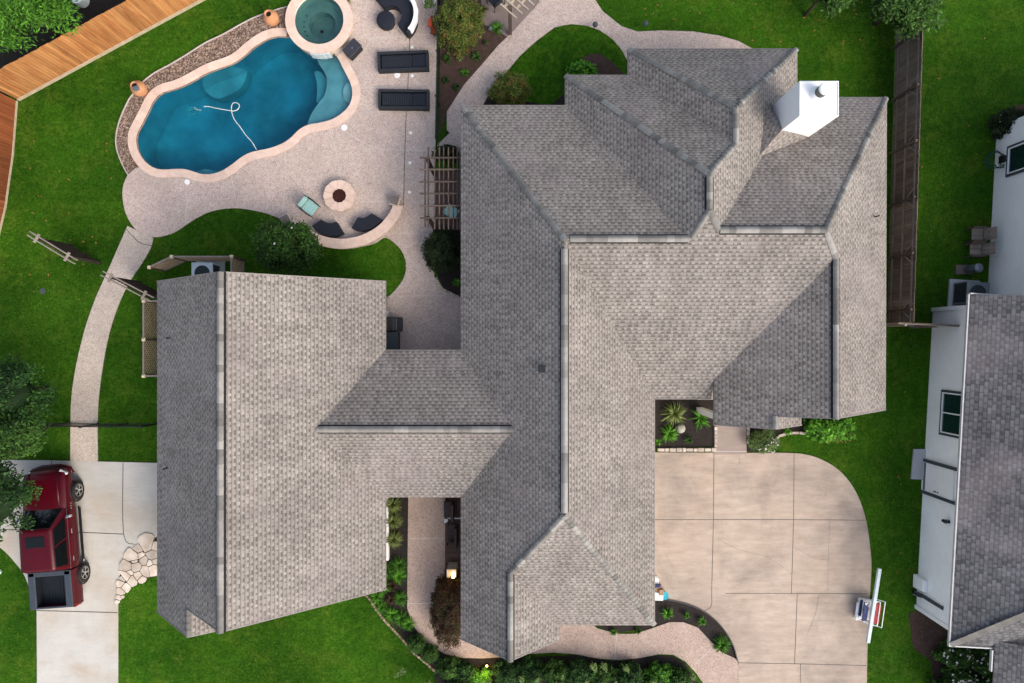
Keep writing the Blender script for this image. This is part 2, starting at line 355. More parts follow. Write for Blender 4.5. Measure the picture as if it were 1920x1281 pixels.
M = dict(
 lawn=mat_lawn(),
 roof=mat_shingle('grey_shingles', (.292, .262, .238), (.405, .368, .336)),
 roof_n=mat_shingle('charcoal_shingles', (.085, .085, .09), (.21, .205, .21), row=.15, width=.30, slot=.85, tabl=1.05),
 cap=mk('cap_shingle', (.35, .335, .31), (.28, .27, .25), 6, .9, .2, 60, tint=.42, fine=.1),
 black=mk('black_metal', (.012, .013, .015), None, 5, .4, spec=.5),
 vent=mk('ridge_vent_black', (.008, .008, .009), None, 5, .8),
 patio=mat_aggregate('exposed_aggregate', (.51, .405, .35), (.62, .51, .45), (.34, .25, .21)),
 walk=mat_aggregate('walk_aggregate', (.50, .42, .35), (.60, .515, .44), (.36, .28, .225), .1),
 walk_f=mat_aggregate('front_aggregate', (.47, .355, .29), (.57, .44, .37), (.32, .225, .18), .14),
 drive_l=mat_concrete('grey_concrete', (.47, .45, .41), (.55, .53, .49), (.42, .34, .25), .05),
 drive_r=mat_concrete('pink_concrete', (.54, .42, .33), (.66, .53, .425), (.30, .25, .215), .15),
 joint=mk('joint_dark', (.10, .085, .075)), jointp=mk('joint_pale', (.66, .58, .53)),
 soil=mk('dark_mulch', (.018, .014, .012), (.035, .026, .022), 9, .95, .8, 30, fine=.5, fscale=35),
 soilb=mk('brown_mulch', (.055, .03, .022), (.085, .05, .038), 5, .95, .8, 30, fine=.45, fscale=30),
 coping=mk('pink_flagstone', (.68, .48, .38), (.78, .60, .50), 4, .7, .2, 30, tint=.07, fine=.08),
 stonew=mk('white_limestone', (.62, .55, .47), (.45, .36, .28), 3, .8, .3, 25, tint=.22, fine=.1),
 tanstone=mk('tan_brown_stone', (.42, .32, .22), (.24, .17, .11), 3, .85, .3, 25, tint=.45, fine=.1),
 grout=mk('brown_grout', (.075, .05, .035), (.045, .03, .022), 8, .95),
 plaster=mk('pool_plaster', (.27, .48, .50), (.19, .38, .43), 1.0, .6, big=.3, bigscale=.8),
 plaster2=mk('spa_plaster', (.17, .42, .38), (.11, .32, .30), 2, .6),
 white=mk('white_paint', (.80, .80, .78), (.74, .74, .72), 3, .5),
 gutterw=mk('dull_gutter', (.62, .62, .62), (.5, .5, .5), 3, .5),
 trimw=mk('white_trim', (.82, .82, .82), (.78, .78, .78), 3, .45),
 brickw=mat_siding('painted_white_brick', (.88, .90, .90)),
 wallh=mk('cream_brick', (.55, .50, .44), (.45, .40, .34), 3, .8),
 fascia=mk('taupe_fascia', (.30, .27, .25), (.26, .235, .22), 3, .6),
 gtrim=mk('slate_trim', (.075, .095, .11), None, 3, .5),
 glass=mk('dark_glass', (.01, .035, .04), (.006, .02, .025), .8, .04, spec=.8), cglass=mk('tinted_car_glass', (.006, .008, .009), (.004, .005, .006), .8, .08, spec=.35),
 cedar=mat_boards('new_cedar', (.52, .26, .095), (.29, .10, .03)),
 cedar_r=mat_boards('red_cedar', (.29, .095, .035), (.21, .06, .02)),
 oldwood=mat_boards('weathered_boards', (.17, .125, .10), (.075, .055, .048)),
 rail=mk('weathered_rail', (.27, .225, .19), (.18, .145, .12), 4, .85, tint=.2),
 rail_c=mk('pale_kickboard', (.55, .47, .33), (.42, .34, .22), 4, .8),
 perg=mk('grey_brown_timber', (.14, .105, .085), (.09, .065, .052), 5, .85, tint=.25),
 pergl=mk('pale_timber', (.52, .45, .36), (.40, .33, .25), 5, .85, tint=.15),
 lattice=mk('tan_lattice', (.46, .33, .20), (.36, .25, .15), 5, .8, tint=.15),
 latdark=mk('dark_lattice', (.05, .035, .025), (.035, .024, .018), 5, .85),
 latcap=mk('pale_post_cap', (.80, .66, .46), None, 5, .6),
 wicker=mk('dark_wicker', (.009, .012, .017), (.014, .018, .025), 30, .6, .6, 120, spec=.4),
 cushion=mk('navy_cushion', (.010, .013, .022), (.014, .018, .030), 12, .85, .25, 60),
 cushw=mk('white_cushion', (.80, .80, .80), (.70, .71, .73), 3, .8, .3, 12),
 lid=mk('charcoal_lid', (.045, .043, .055), (.035, .034, .045), 8, .5, .3, 60),
 terra=mk('terracotta', (.62, .30, .15), (.52, .24, .11), 4, .75),
 mouthdk=mk('pot_mouth_shade', (.012, .008, .006), None, 4, .9),
 lava=mk('red_lava_rock', (.075, .018, .012), (.035, .010, .008), 14, .9, 1.0, 40, fine=.5),
 mint=mk('mint_fabric', (.26, .50, .47), (.40, .60, .56), 14, .85, .2, 60),
 bark=mk('bark', (.10, .075, .055), (.06, .045, .035), 8, .95, .6, 30),
 gravel=mk('river_gravel', (.18, .11, .08), (.08, .05, .038), 10, .95, .8, 40, fine=.4, fscale=30),
 peb=mk('pebble_stone', (.36, .27, .21), (.25, .17, .13), 9, .8, tint=.55),
 brickp=mk('red_brick_paving', (.13, .075, .062), (.09, .05, .045), 3, .85, tint=.35),
 soild=mk('black_soil', (.010, .008, .006), (.020, .015, .011), 6, .95, .8, 30),
 flag=mk('grey_brown_pavers', (.27, .21, .185), (.20, .155, .14), 2, .85, .2, 30, tint=.22),
 acw=mk('pale_ac_casing', (.52, .60, .62), None, 5, .45), acd=mk('dark_ac_grille', (.02, .03, .035), (.04, .055, .06), 10, .5),
 steel=mk('grey_steel', (.25, .29, .32), None, 5, .35, metal=.6),
 red=mk('maroon_paint', (.078, .0015, .007), (.066, .001, .006), 1, .35, spec=.16, coat=.16),
 rubber=mk('tyre_rubber', (.018, .018, .018), None, 9, .85),
 chrome=mk('chrome', (.75, .75, .75), None, 3, .16, metal=1.0),
 liner=mk('bedliner', (.05, .065, .085), (.04, .052, .07), 8, .6), linerd=mk('bed_floor', (.010, .014, .022), (.006, .009, .014), 4, .6),
 lampg=mk('headlamp_glass', (.55, .58, .60), (.35, .37, .4), 9, .08, spec=.8),
 tail=mk('tail_lamp_glass', (.35, .02, .02), None, 9, .1, spec=.7),
 hose=mk('white_hose', (.72, .80, .78), None, 9, .4), bluep=mk('aqua_plastic', (.02, .45, .58), None, 6, .35), teal=mk('teal_plastic', (.20, .62, .60), None, 6, .4),
 navy=mk('navy_cloth', (.02, .03, .10), (.05, .07, .18), 6, .8), redc=mk('red_cloth', (.42, .03, .05), (.55, .10, .10), 9, .8),
 orange=mk('orange_cloth', (.55, .10, .03), (.30, .03, .02), 8, .8), cardb=mk('cardboard', (.40, .23, .12), (.5, .33, .2), 5, .8),
 brownw=mk('dark_door_wood', (.045, .018, .012), (.025, .012, .008), 5, .5, tint=.3),
 lamp=mat_emit('lamp_glow', (1, .62, .20), 6), flame=mat_emit('uplight_glow', (1, .62, .15), 5),
 padc=mk('pale_concrete_pad', (.56, .57, .58), (.50, .51, .52), 3, .8),
 rock=mk('pale_boulder', (.45, .43, .36), (.32, .30, .25), 4, .9, .4, 15),
 leaf_b=mat_leaf('leaf_bright', (.02, .085, .006), (.10, .27, .03)), leaf_d=mat_leaf('leaf_dark', (.010, .035, .010), (.045, .12, .03)),
 leaf_m=mat_leaf('leaf_mid', (.018, .06, .010), (.085, .19, .04)), leaf_o=mat_leaf('leaf_olive', (.045, .075, .012), (.16, .22, .05), (.20, .10, .045)),
 leaf_x=mat_leaf('leaf_blackish', (.008, .016, .008), (.035, .055, .022)), leaf_r=mat_leaf('leaf_redbrown', (.030, .012, .010), (.085, .045, .028), (.035, .045, .018)),
 leaf_y=mat_leaf('leaf_grassy', (.10, .15, .04), (.33, .40, .16)), leaf_v=mat_leaf('leaf_vivid', (.04, .16, .010), (.14, .38, .04)),
 leaf_s=mat_leaf('leaf_sage', (.07, .13, .04), (.22, .32, .13)), petal=mk('white_petal', (.80, .74, .68), (.85, .82, .80), 30, .7),
 petalr=mk('coral_petal', (.55, .16, .08), (.55, .35, .12), 30, .7), dryleaf=mk('fallen_leaf', (.42, .20, .07), (.30, .12, .05), 30, .8),
)

KEEP = ('white_paint', 'white_trim', 'painted_white_brick', 'white_cushion', 'white_petal', 'white_hose', 'chrome', 'lamp_glow', 'uplight_glow', 'headlamp_glass', 'pale_ac_casing', 'pale_post_cap', 'mint_fabric', 'pink_flagstone', 'white_limestone')
def tone(m, k):                     # scales a base colour to its real reflectance
    n, l = m.node_tree.nodes, m.node_tree.links; b = n.get('Principled BSDF')
    if b is None: return
    if b.inputs['Base Color'].is_linked:
        src = b.inputs['Base Color'].links[0].from_socket; l.new(mixc(n, l, src, (k, k, k), 1.0, 'MULTIPLY'), b.inputs['Base Color'])
def tone_all():
    for m in bpy.data.materials:
        if m.use_nodes: tone(m, TONES.get(m.name, .9 if m.name in KEEP else .70))
TONES = {'pink_concrete': .60, 'cap_shingle': .56, 'pale_hip_cap': .6, 'leaf_bright': .9, 'leaf_mid': .72, 'leaf_dark': .85, 'leaf_vivid': .9, 'leaf_olive': .85, 'leaf_sage': .85, 'leaf_grassy': .8, 'leaf_redbrown': .9, 'leaf_blackish': 1.0, 'pool_plaster': .95, 'spa_plaster': .72, 'grass_lawn': .86, 'white_cushion': .95, 'pink_flagstone': .76, 'white_limestone': .8, 'mint_fabric': .75, 'grey_shingles': .55, 'weathered_boards': 1.15, 'weathered_rail': .9, 'grass_blades': 1.15, 'white_hose': .7, 'painted_white_brick': .97, 'white_trim': .97, 'exposed_aggregate': .76, 'walk_aggregate': .78, 'grey_concrete': .8}
EXC = []                            # paved or planted outlines where no grass grows
# ------------------------------------------------------------------ ground, paving and beds
POOL = [(513,69),(546,71),(553,80),(563,91),(583,101),(604,104),(628,100),(644,130),(656,152),(662,175),(657,197),(643,213),(620,227),(590,233),(573,237),(557,248),(543,263),(513,278),(480,284),(457,293),(433,312),(410,325),(387,328),(370,325),(350,318),(327,318),(300,319),(280,310),(265,293),(257,273),(257,252),(267,233),(280,207),(290,187),(307,173),(333,167),(367,150),(393,135),(430,123),(453,110),(480,86)]
SPA_C = G(603, 45)
def relax(p, k=3):
    for _ in range(k): p = [(p[i-1]+p[i]*2+p[(i+1) % len(p)])/4 for i in range(len(p))]
    return p
pool_px = relax(smooth(GP(POOL), True, 4))
pool_in = pool_px if area(pool_px) > 0 else pool_px[::-1]       # counter-clockwise
spa_hole = [SPA_C+Vector((1.22*cos(2*pi*k/40), 1.22*sin(2*pi*k/40), 0)) for k in range(40)]
EXT = 200
b = MB(); b.slab([(-EXT, -EXT), (EXT, -EXT), (EXT, EXT), (-EXT, EXT)], -.2, 0, [pool_in, spa_hole], top_only=True)
struct(b.build('lawn', M['lawn']))
P4 = relax(smooth(GP(POOL), True, 4))                                  # photo order, clockwise on the page
i_spa1 = 1*4; i_spa2 = 6*4; i_low = 27*4
spa_arc_e = [SPA_C+Vector((1.42*cos(R(a)), 1.42*sin(R(a)), 0)) for a in range(-66, 96, 9)]
spa_arc_w = [SPA_C+Vector((1.42*cos(R(a)), 1.42*sin(R(a)), 0)) for a in range(96, 212, 9)]
def S(pts, n=5): return smooth(GP(pts), False, n)
# exposed aggregate pool deck
edge_l = S([(255,316),(240,330),(232,350),(231,372),(236,398),(247,420),(264,437),(290,445),(312,442),(332,434),(350,422),(372,408),(400,396),(440,391),(480,396),(515,406),(545,422)])
edge_m = S([(560,440),(600,460),(650,466),(700,458),(722,446),(742,458),(756,476),(762,500),(757,522),(745,540),(733,553),(726,562)])
deck = edge_l+edge_m+GP([(722,600),(718,700),(880,700),(880,560),(866,560),(830,545),(815,520),(812,490),(816,300),(819,180),(819,-60),(640,-60),(603,-60)])
deck += spa_arc_e[::-1]+[P4[i] for i in range(i_spa2, i_low+1)]
EXC.append(deck); b = MB(); b.slab(deck, -.05, .05); b.mi = 1
def joints(b, lines, w=.035, z=.054):
    for ln in lines: b.strip(smooth(GP(ln), False, 4) if len(ln) > 2 else GP(ln), w, z)
joints(b, [[(351,345),(349,420)],[(433,322),(445,388)],[(535,285),(537,330),(530,400)],[(618,240),(632,290),(643,345)],[(632,238),(690,272),(740,282),(818,283)],[(668,72),(730,72),(768,66)],[(768,66),(819,66)],[(680,166),(740,164),(763,161)],[(669,378),(757,379)],[(757,379),(800,380)],[(617,395),(598,412)],[(646,402),(658,450)],[(735,438),(810,440)],[(760,499),(795,500)],[(728,556),(830,555)],[(795,498),(815,499)]])
b.mi = 2
joints(b, [[(769,62),(765,165),(762,215),(759,300),(757,385)]], .03)
struct(b.build('pool_deck', [M['patio'], M['jointp'], M['joint']]))
# gravel bed around the pool
edging = S([(243,331),(231,310),(220,280),(219,255),(226,225),(240,193),(250,178),(262,165),(272,152),(292,137),(320,122),(350,104),(385,82),(420,65),(450,48),(480,33),(520,19),(548,12)])
gb = edging+spa_arc_w+[P4[i % len(P4)] for i in range(i_spa1, -1, -1)]+[P4[i] for i in range(len(P4)-1, i_low-1, -1)]
EXC += [gb, pool_in, spa_hole]; b = MB(); b.slab(gb, -.05, .02); struct(b.build('gravel_bed', M['gravel']))
b = MB(); random.seed(3)
def inside(p, poly):
    c = False; n = len(poly); j = n-1
    for i in range(n):
        if (poly[i].y > p.y) != (poly[j].y > p.y) and p.x < (poly[j].x-poly[i].x)*(p.y-poly[i].y)/(poly[j].y-poly[i].y+1e-12)+poly[i].x: c = not c
        j = i
    return c
def scatter_stones(b, poly, n, r0, r1, z, skip=()):
    xs = [p.x for p in poly]; ys = [p.y for p in poly]; k = 0
    while k < n:
        p = Vector((random.uniform(min(xs), max(xs)), random.uniform(min(ys), max(ys)), 0)); k += 1
        if not inside(p, poly): continue
        if any(inside(p, s) for s in skip): continue
        r = random.uniform(r0, r1); a = random.uniform(0, pi); e = random.uniform(.6, 1)
        m = 6; t = random.random()
        vs = [Vector((p.x+r*cos(a)*cos(2*pi*i/m)-e*r*sin(a)*sin(2*pi*i/m), p.y+r*sin(a)*cos(2*pi*i/m)+e*r*cos(a)*sin(2*pi*i/m), z)) for i in range(m)]+[Vector((p.x, p.y, z+r*.7))]
        b.add(vs, [(i, (i+1) % m, m) for i in range(m)], t)
scatter_stones(b, gb, 30000, .018, .05, .02)
o = struct(b.build('river_pebbles', M['peb']), 'stuff', 'brown river pebbles filling the bed round the pool', 'pebbles')
b = MB(); b.wallstrip(edging, .035, 0, .08); tag(b.build('garden_edging', M['jointp']), 'pale thin edging curving between gravel bed and lawn', 'edging')
# walkways
def path(name, pts, mat, z=.045, js=(), jm='joint', sm=True, jw=.03):
    b = MB(); out = smooth(GP(pts), True, 4) if sm else GP(pts); EXC.append(out)
    b.slab(out, -.05, z); b.mi = 1; joints(b, js, jw, z+.004)
    return struct(b.build(name, [mat, M[jm]]))
def band(c, w):                                                # pixel centre line and width -> outline
    pts = smooth([Vector((x, y, 0)) for x, y in c], False, 5)
    return [(p.x, p.y) for p in offset(pts, w/2, False)+offset(pts, -w/2, False)[::-1]]
l = smooth([Vector((x, y, 0)) for x, y in [(240,424),(222,465),(200,515),(178,565),(158,625),(142,695),(134,760),(133,864)]], False, 5)
r = smooth([Vector((x, y, 0)) for x, y in [(288,446),(283,466),(265,497),(240,535),(218,585),(202,640),(190,710),(184,775),(184,866)]], False, 5)
path('side_walkway', [(p.x, p.y) for p in l+r[::-1]], M['walk'], .045, [[(238,430),(262,455),(287,461)]], sm=False)
path('back_walkway', [(820,272),(838,255),(838,210),(870,160),(905,120),(935,85),(962,60),(1000,18),(1040,-30),(1095,-30),(1130,22),(1165,50),(1195,60),(1240,58),(1300,60),(1350,68),(1385,78),(1410,92),(1410,120),(1180,120),(1172,108),(1150,76),(1125,58),(1100,49),(1070,46),(1040,52),(1005,78),(975,105),(950,135),(920,170),(905,200),(885,205),(860,300),(820,300)], M['patio'], .04, [[(1008,28),(1036,55)],[(898,135),(928,158)],[(1228,60),(1230,90)]], 'jointp', False)
path('paved_terrace', [(903,-20),(903,30),(905,45),(935,60),(955,72),(1000,18),(1040,-30)], M['flag'], .03, [[(955,72),(1000,18),(1040,-30)]], sm=False)
# front walk between the wings and round the gable
outl = [(766,925),(765,1000),(764,1095),(764,1140),(773,1170),(800,1205),(835,1226),(870,1233),(905,1234),(935,1232),(985,1226),(1040,1223),(1080,1226),(1120,1234),(1160,1237),(1200,1233),(1235,1226),(1262,1227),(1285,1240),(1305,1262),(1325,1290),(1392,1290),(1382,1236),(1352,1222),(1330,1200),(1308,1176),(1280,1166),(1255,1166),(1215,1180),(1190,1188),(1160,1188),(1120,1178),(1085,1150),(830,1150),(836,1070),(836,925)]
path('front_walkway', outl, M['walk_f'], .045, [[(766,1009),(836,1009)],[(764,1131),(836,1131)],[(1156,1188),(1152,1236)],[(1302,1246),(1335,1213)]], 'jointp', False)
path('porch_floor', [(835,925),(900,925),(900,1080),(835,1080)], M['brickp'], .12, sm=False)
# driveways
dr = GP([(1215,848),(1400,849)])+S([(1400,849),(1470,849),(1510,852),(1545,864),(1575,884),(1598,912),(1614,945),(1625,985),(1631,1030),(1633,1065),(1630,1120),(1627,1180),(1625,1235),(1624,1330)])+GP([(1384,1330)])+S([(1384,1240),(1376,1215),(1360,1185),(1340,1160),(1315,1142),(1285,1130),(1240,1121),(1215,1118)])
EXC.append(dr); b = MB(); b.slab(dr, -.05, .05); b.mi = 1
joints(b, [[(1338,849),(1337,973),(1334,1100),(1333,1135),(1320,1145)],[(1222,974),(1337,974),(1487,974),(1622,975)],[(1488,849),(1487,974),(1483,1112)],[(1360,1112),(1500,1112),(1625,1113)],[(1494,1112),(1489,1243)],[(1384,1242),(1500,1244),(1624,1247)],[(1500,1244),(1499,1330)]], .024)
joints(b, [[(1345,1010),(1385,1030),(1440,1045),(1483,1075)],[(1488,1025),(1530,1047),(1555,1047)],[(1555,974),(1552,1040),(1551,1112)],[(1535,1112),(1528,1150),(1512,1190)],[(1385,849),(1386,870)]], .008)
struct(b.build('front_driveway', [M['drive_r'], M['joint']]))
dl = GP([(-60,861),(133,864),(300,868),(300,1005)])+S([(300,1005),(270,1015),(245,1038),(228,1070),(222,1100),(222,1130)])+GP([(222,1330),(71,1330),(70,1145)])+S([(70,1145),(50,1085),(30,1055),(0,1025),(-60,985)])
EXC.append(dl); b = MB(); b.slab(dl, -.05, .05); b.mi = 1
joints(b, [[(98,864),(98,900)],[(232,867),(233,1001),(253,1020)],[(-60,992),(30,993),(160,998),(233,1001)],[(70,1144),(222,1148)]], .035)
struct(b.build('side_driveway', [M['drive_l'], M['joint']]))
path('entry_walk', [(1338,785),(1399,785),(1399,852),(1338,852)], mat_concrete('entry_concrete', (.33,.26,.225), (.40,.32,.28), (.24,.19,.16)), .06, [[(1338,846),(1399,846)]], 'jointp', False)
# mulch beds
def bed(name, pts, mat='soil', z=.03, sm=True): out = smooth(GP(pts), True, 4) if sm else GP(pts); EXC.append(out); b = MB(); b.slab(out, -.05, z); return struct(b.build(name, M[mat]))
bed('garden_bed', [(826,-30),(905,-30),(905,30),(958,72),(935,85),(905,120),(870,160),(838,212),(826,250),(824,100)], 'soilb', .028, False)
bed('garden_bed', [(1225,740),(1345,740),(1340,838),(1225,840)], 'soil', .03, False)
bed('garden_bed', [(1399,785),(1550,785),(1500,812),(1460,820),(1430,846),(1399,846)], 'soil', .026, False)
bed('garden_bed', [(712,925),(766,925),(764,1140),(775,1172),(803,1208),(835,1228),(870,1236),(1000,1232),(1080,1228),(1150,1240),(1235,1229),(1262,1230),(1285,1244),(1330,1310),(1300,1330),(820,1330),(815,1260),(745,1180),(715,1140),(690,1112),(705,1100)], 'soil', .024, False)
bed('garden_bed', [(1225,1119),(1285,1131),(1318,1145),(1342,1163),(1360,1186),(1375,1215),(1382,1236),(1360,1226),(1335,1204),(1308,1176),(1280,1166),(1255,1166),(1215,1180),(1150,1186),(1110,1170),(1110,1150),(1215,1150)], 'soil', .02, False)
bed('garden_bed', [(812,430),(880,430),(880,565),(862,558),(835,545),(822,520),(815,490)], 'soil', .058, False)
bed('garden_bed', [(1092,118),(1120,100),(1150,112),(1168,140),(1065,150)], 'soil', .012)
bed('garden_bed', [(905,195),(925,172),(1000,185),(1060,180),(1070,215),(900,215)], 'soil', .016, False)
bed('garden_bed', [(1703,1150),(1720,1145),(1800,1200),(1930,1215),(1930,1330),(1760,1330),(1745,1240),(1712,1215)], 'soilb', .02, False)
bed('garden_bed', [(1862,262),(1868,225),(1890,205),(1930,200),(1930,262)], 'soilb', .02)
bed('alley_soil', [(-300,-300),(500,-300),(372,-12),(28,172),(-300,350)], 'soild', .015, False)
path('seating_pavers', [(814,322),(870,322),(870,432),(814,432)], M['brickp'], .07, sm=False)
# grass panel inside the loop of the back walk
b = MB(); b.slab(smooth(GP([(955,140),(985,100),(1005,80),(1040,54),(1070,47),(1100,50),(1125,59),(1150,77),(1172,108),(1172,150),(1165,230),(1000,225),(960,215),(935,180)]), True, 4), .0, .0455)
# the soil pocket is left bare: the panel is only the western half plus the rim
struct(b.build('lawn_panel', M['lawn']))
bed('garden_bed', [(1085,128),(1095,108),(1120,102),(1140,112),(1160,130),(1168,150),(1080,150)], 'soilb', .06)
bed('garden_bed', [(905,198),(930,168),(965,190),(1000,193),(1030,200),(1060,175),(1068,210),(903,212)], 'soil', .06, False)

# stone borders: every stone is a block of its own inside one border thing
def stone_row(name, label, line, n, w, h, mat='stonew', jit=.25, group=None):
    pts = smooth(GP(line), False, 8); L = [0]
    for i in range(1, len(pts)): L.append(L[-1]+(pts[i]-pts[i-1]).length)
    b = MB(); tot = L[-1]; cuts = sorted([0, tot]+[tot*(k+random.uniform(-jit, jit))/n for k in range(1, n)])
    def at(s):
        for i in range(1, len(pts)):
            if L[i] >= s: return pts[i-1].lerp(pts[i], (s-L[i-1])/(L[i]-L[i-1]+1e-9))
        return pts[-1]
    for a, c in zip(cuts, cuts[1:]):
        if c-a < .05: continue
        p, q = at(a+.012), at(c-.012); z = h*random.uniform(.85, 1.15); ww = w*random.uniform(.85, 1.15)
        d = (q-p).normalized()
        b.box(((p+q)/2)+Vector((0, 0, z/2)), ((q-p).length, ww, z), math.atan2(d.y, d.x)+random.uniform(-.05, .05))
    return tag(b.build(name, M[mat], bevel=.015), label, 'stone border', group)
stone_row('stone_border', 'row of cream and brown stones edging the spiky plant bed above the pink driveway', [(1232,843),(1342,843)], 10, .16, .13)
stone_row('stone_border', 'short column of tan stones on left edge of entry walk', [(1341,800),(1341,838)], 5, .11, .12)
stone_row('stone_border', 'short column of tan stones on right edge of entry walk', [(1402,800),(1402,832)], 4, .11, .12)
stone_row('stone_border', 'curved stone row between small lawn and bed by the entry', [(1450,828),(1462,816),(1490,811),(1528,815)], 6, .12, .10)
stone_row('stone_border', 'long line of tan stones between south lawn and planted bed', [(676,1110),(692,1120),(706,1142),(724,1165),(745,1187),(762,1206),(775,1222),(800,1243),(816,1258)], 34, .10, .1, 'tanstone')
stone_row('stone_border', 'white pebble rim of bed below the dark courtyard bush', [(818,520),(828,540),(845,550),(866,560)], 14, .10, .11, jit=.3)
b = MB(); pl = smooth(GP([(1232,1120),(1285,1131),(1318,1145),(1342,1163),(1362,1187),(1375,1212),(1382,1238)]), False, 5); b.wallstrip(pl, .04, 0, .1)
tag(b.build('garden_edging', M['black']), 'black thin edging along the curved mulch bed of the pink driveway', 'edging')
# flagstone patch beside the left driveway
patch = GP([(296,1006),(270,1014),(245,1036),(229,1068),(222,1098),(221,1128),(232,1112),(258,1092),(296,1078)])
EXC.append(patch); b = MB(); b.slab(patch, -.05, .045); base = b.build('flagstone_bed', M['grout']); struct(base)
random.seed(11); stones = []
SEEDS = [(278,1020,17),(287,1040,13),(262,1030,9),(252,1043,15),(272,1050,11),(241,1062,13),(256,1061,14),(274,1069,12),(238,1080,14),(261,1078,9),(288,1066,12),(248,1087,10),(229,1093,8),(237,1099,9),(228,1108,7),(225,1119,5),(245,1072,7),(283,1055,9),(266,1040,8),(292,1024,9),(291,1052,7),(222,1127,3.5),(232,1085,6),(268,1085,7),(254,1052,6),(231,1118,3)]
def clip(poly, p0, nrm):
    out = []
    for i in range(len(poly)):
        a, b_ = poly[i], poly[(i+1) % len(poly)]; da = (a-p0).dot(nrm); db = (b_-p0).dot(nrm)
        if da <= 0: out.append(a)
        if (da < 0 < db) or (db < 0 < da): out.append(a+(b_-a)*(da/(da-db)))
    return out
for (x, y, r) in SEEDS:
    c = G(x, y); rr = r*.0212; n = random.choice([5, 6, 6, 7]); a0 = random.uniform(0, 2)
    R_ = rr*1.45; pts = [c+Vector((R_*random.uniform(.85, 1.05)*cos(a0+2*pi*k/9), R_*random.uniform(.85, 1.05)*sin(a0+2*pi*k/9), 0)) for k in range(9)]
    for (x2, y2, r2) in SEEDS:
        if (x2, y2) == (x, y): continue
        q = G(x2, y2); d = q-c; L = d.length
        if L < 1.2 and len(pts) > 2: pts = clip(pts, c+d*(r/(r+r2))-d.normalized()*.016, d.normalized())
    if len(pts) < 3: continue
    bb = MB(); bb.slab(pts, .04, .085+random.uniform(0, .02), tint=random.random())
    s = bb.build('flagstone', M['stonew'], bevel=.02); tag(s, 'one of the pale flat flagstones in the curved patch between left driveway and lawn', 'flagstone', 'flagstones beside the left driveway')

# ------------------------------------------------------------------ swimming pool
pool = thing('swimming_pool', 'free-form blue swimming pool with pink stone coping', 'pool', G(450, 210))
b = MB(); n = len(pool_in); D = -1.75
ring2 = [Vector((p.x, p.y, D)) for p in offset(pool_in, -.45)]
b.add([Vector((p.x, p.y, .0)) for p in pool_in]+ring2, [(i, (i+1) % n, (i+1) % n+n, i+n) for i in range(n)], .5)
b.slab(ring2, D, D, top_only=True); b.build('basin', M['plaster'], pool)
b = MB(); wz = -.07; b.solid(offset(pool_in, -.02), -2.2, wz); b.build('water', mat_water('pool_water', (.03, .765, .86), .98), pool)
def sub(name, pts, z, sm=True):
    o = smooth(GP(pts), True, 4) if sm else GP(pts); b = MB(); b.slab(o, D+.02, z); b.build(name, M['plaster'], pool, bevel=.05)
sub('tanning_ledge', [(570,237),(573,222),(580,205),(592,188),(602,175),(607,160),(608,145),(604,130),(590,106),(600,98),(632,98),(656,120),(672,150),(676,178),(670,204),(650,226),(625,240),(590,245)], -.42)
sub('step', [(585,182),(600,172),(606,155),(602,135),(592,122),(580,122),(584,140),(585,160)], -.8)
sub('underwater_seat', [(648,152),(665,150),(672,176),(665,197),(648,188),(642,180),(640,168),(643,158)], -.26)
sub('underwater_seat', [(355,140),(368,158),(386,168),(405,163),(425,153),(438,138),(444,118),(440,100),(400,112),(370,128)], -1.15)
sub('underwater_seat', [(345,330),(352,317),(372,310),(395,314),(415,310),(430,304),(446,300),(440,325),(410,340),(370,342)], -.7)
# coping: sandstone blocks following the edge, interrupted at the spa
b = MB(); ins = pool_in; outs = offset(pool_in, -.36); cnt = 0; t = .5
spa2 = SPA_C.xy
for i in range(n):
    j = (i+1) % n
    mid = (ins[i]+ins[j])/2
    if (mid.xy-spa2).length < 1.72: continue
    if cnt % 3 == 0: t = random.random()
    cnt += 1
    z1 = .085
    vs = [Vector((ins[i].x, ins[i].y, z1)), Vector((ins[j].x, ins[j].y, z1)), Vector((outs[j].x, outs[j].y, z1)), Vector((outs[i].x, outs[i].y, z1))]
    lo = [Vector((v.x, v.y, -.12)) for v in vs]
    b.add(vs+lo, [(3, 2, 1, 0), (0, 1, 5, 4), (2, 3, 7, 6)], t)
b.build('coping', M['coping'], pool)
# raised spa
spa = thing('spa', 'round raised spa with teal water and pink stone rim beside the pool', 'spa', SPA_C)
ro, ri, sh = 1.49, 1.08, .42; fs = 1
b = MB(); N = 44
for k in range(N):
    a0, a1 = 2*pi*k/N, 2*pi*(k+1)/N
    t = [.5, .3, .7, .45, .6, .2, .8][(k//4) % 7]
    def q(r, a, z): return SPA_C+Vector((r*cos(a), r*sin(a), z))
    b.add([q(ri, a0, sh), q(ro, a0, sh), q(ro, a1, sh), q(ri, a1, sh), q(ri, a0, sh-.09), q(ro, a0, sh-.09), q(ro, a1, sh-.09), q(ri, a1, sh-.09)], [(0, 1, 2, 3), (1, 5, 6, 2), (0, 3, 7, 4), (5, 4, 7, 6)], t)
b.build('stone_rim', M['coping'], spa)
b = MB(); b.lathe(SPA_C, [(ro-.05, sh-.09), (ro-.05, 0), (ro-.05, -.3)], 44); b.build('outer_wall', M['stonew'], spa, shade=True)
b = MB(); b.lathe(SPA_C, [(ri+.005, sh-.05), (ri, -.14), (.60, -.14), (.60, -.60), (0.001, -.60)], 44); b.build('basin', M['plaster2'], spa)
b = MB(); b.lathe(SPA_C, [(.001, sh-.12), (ri+.012, sh-.12), (ri+.012, -.8), (.001, -.8)], 44); b.build('water', mat_water('spa_water', (.08, .76, .73), 1.6), spa)
b = MB(); dd = math.atan2(-1, .22)
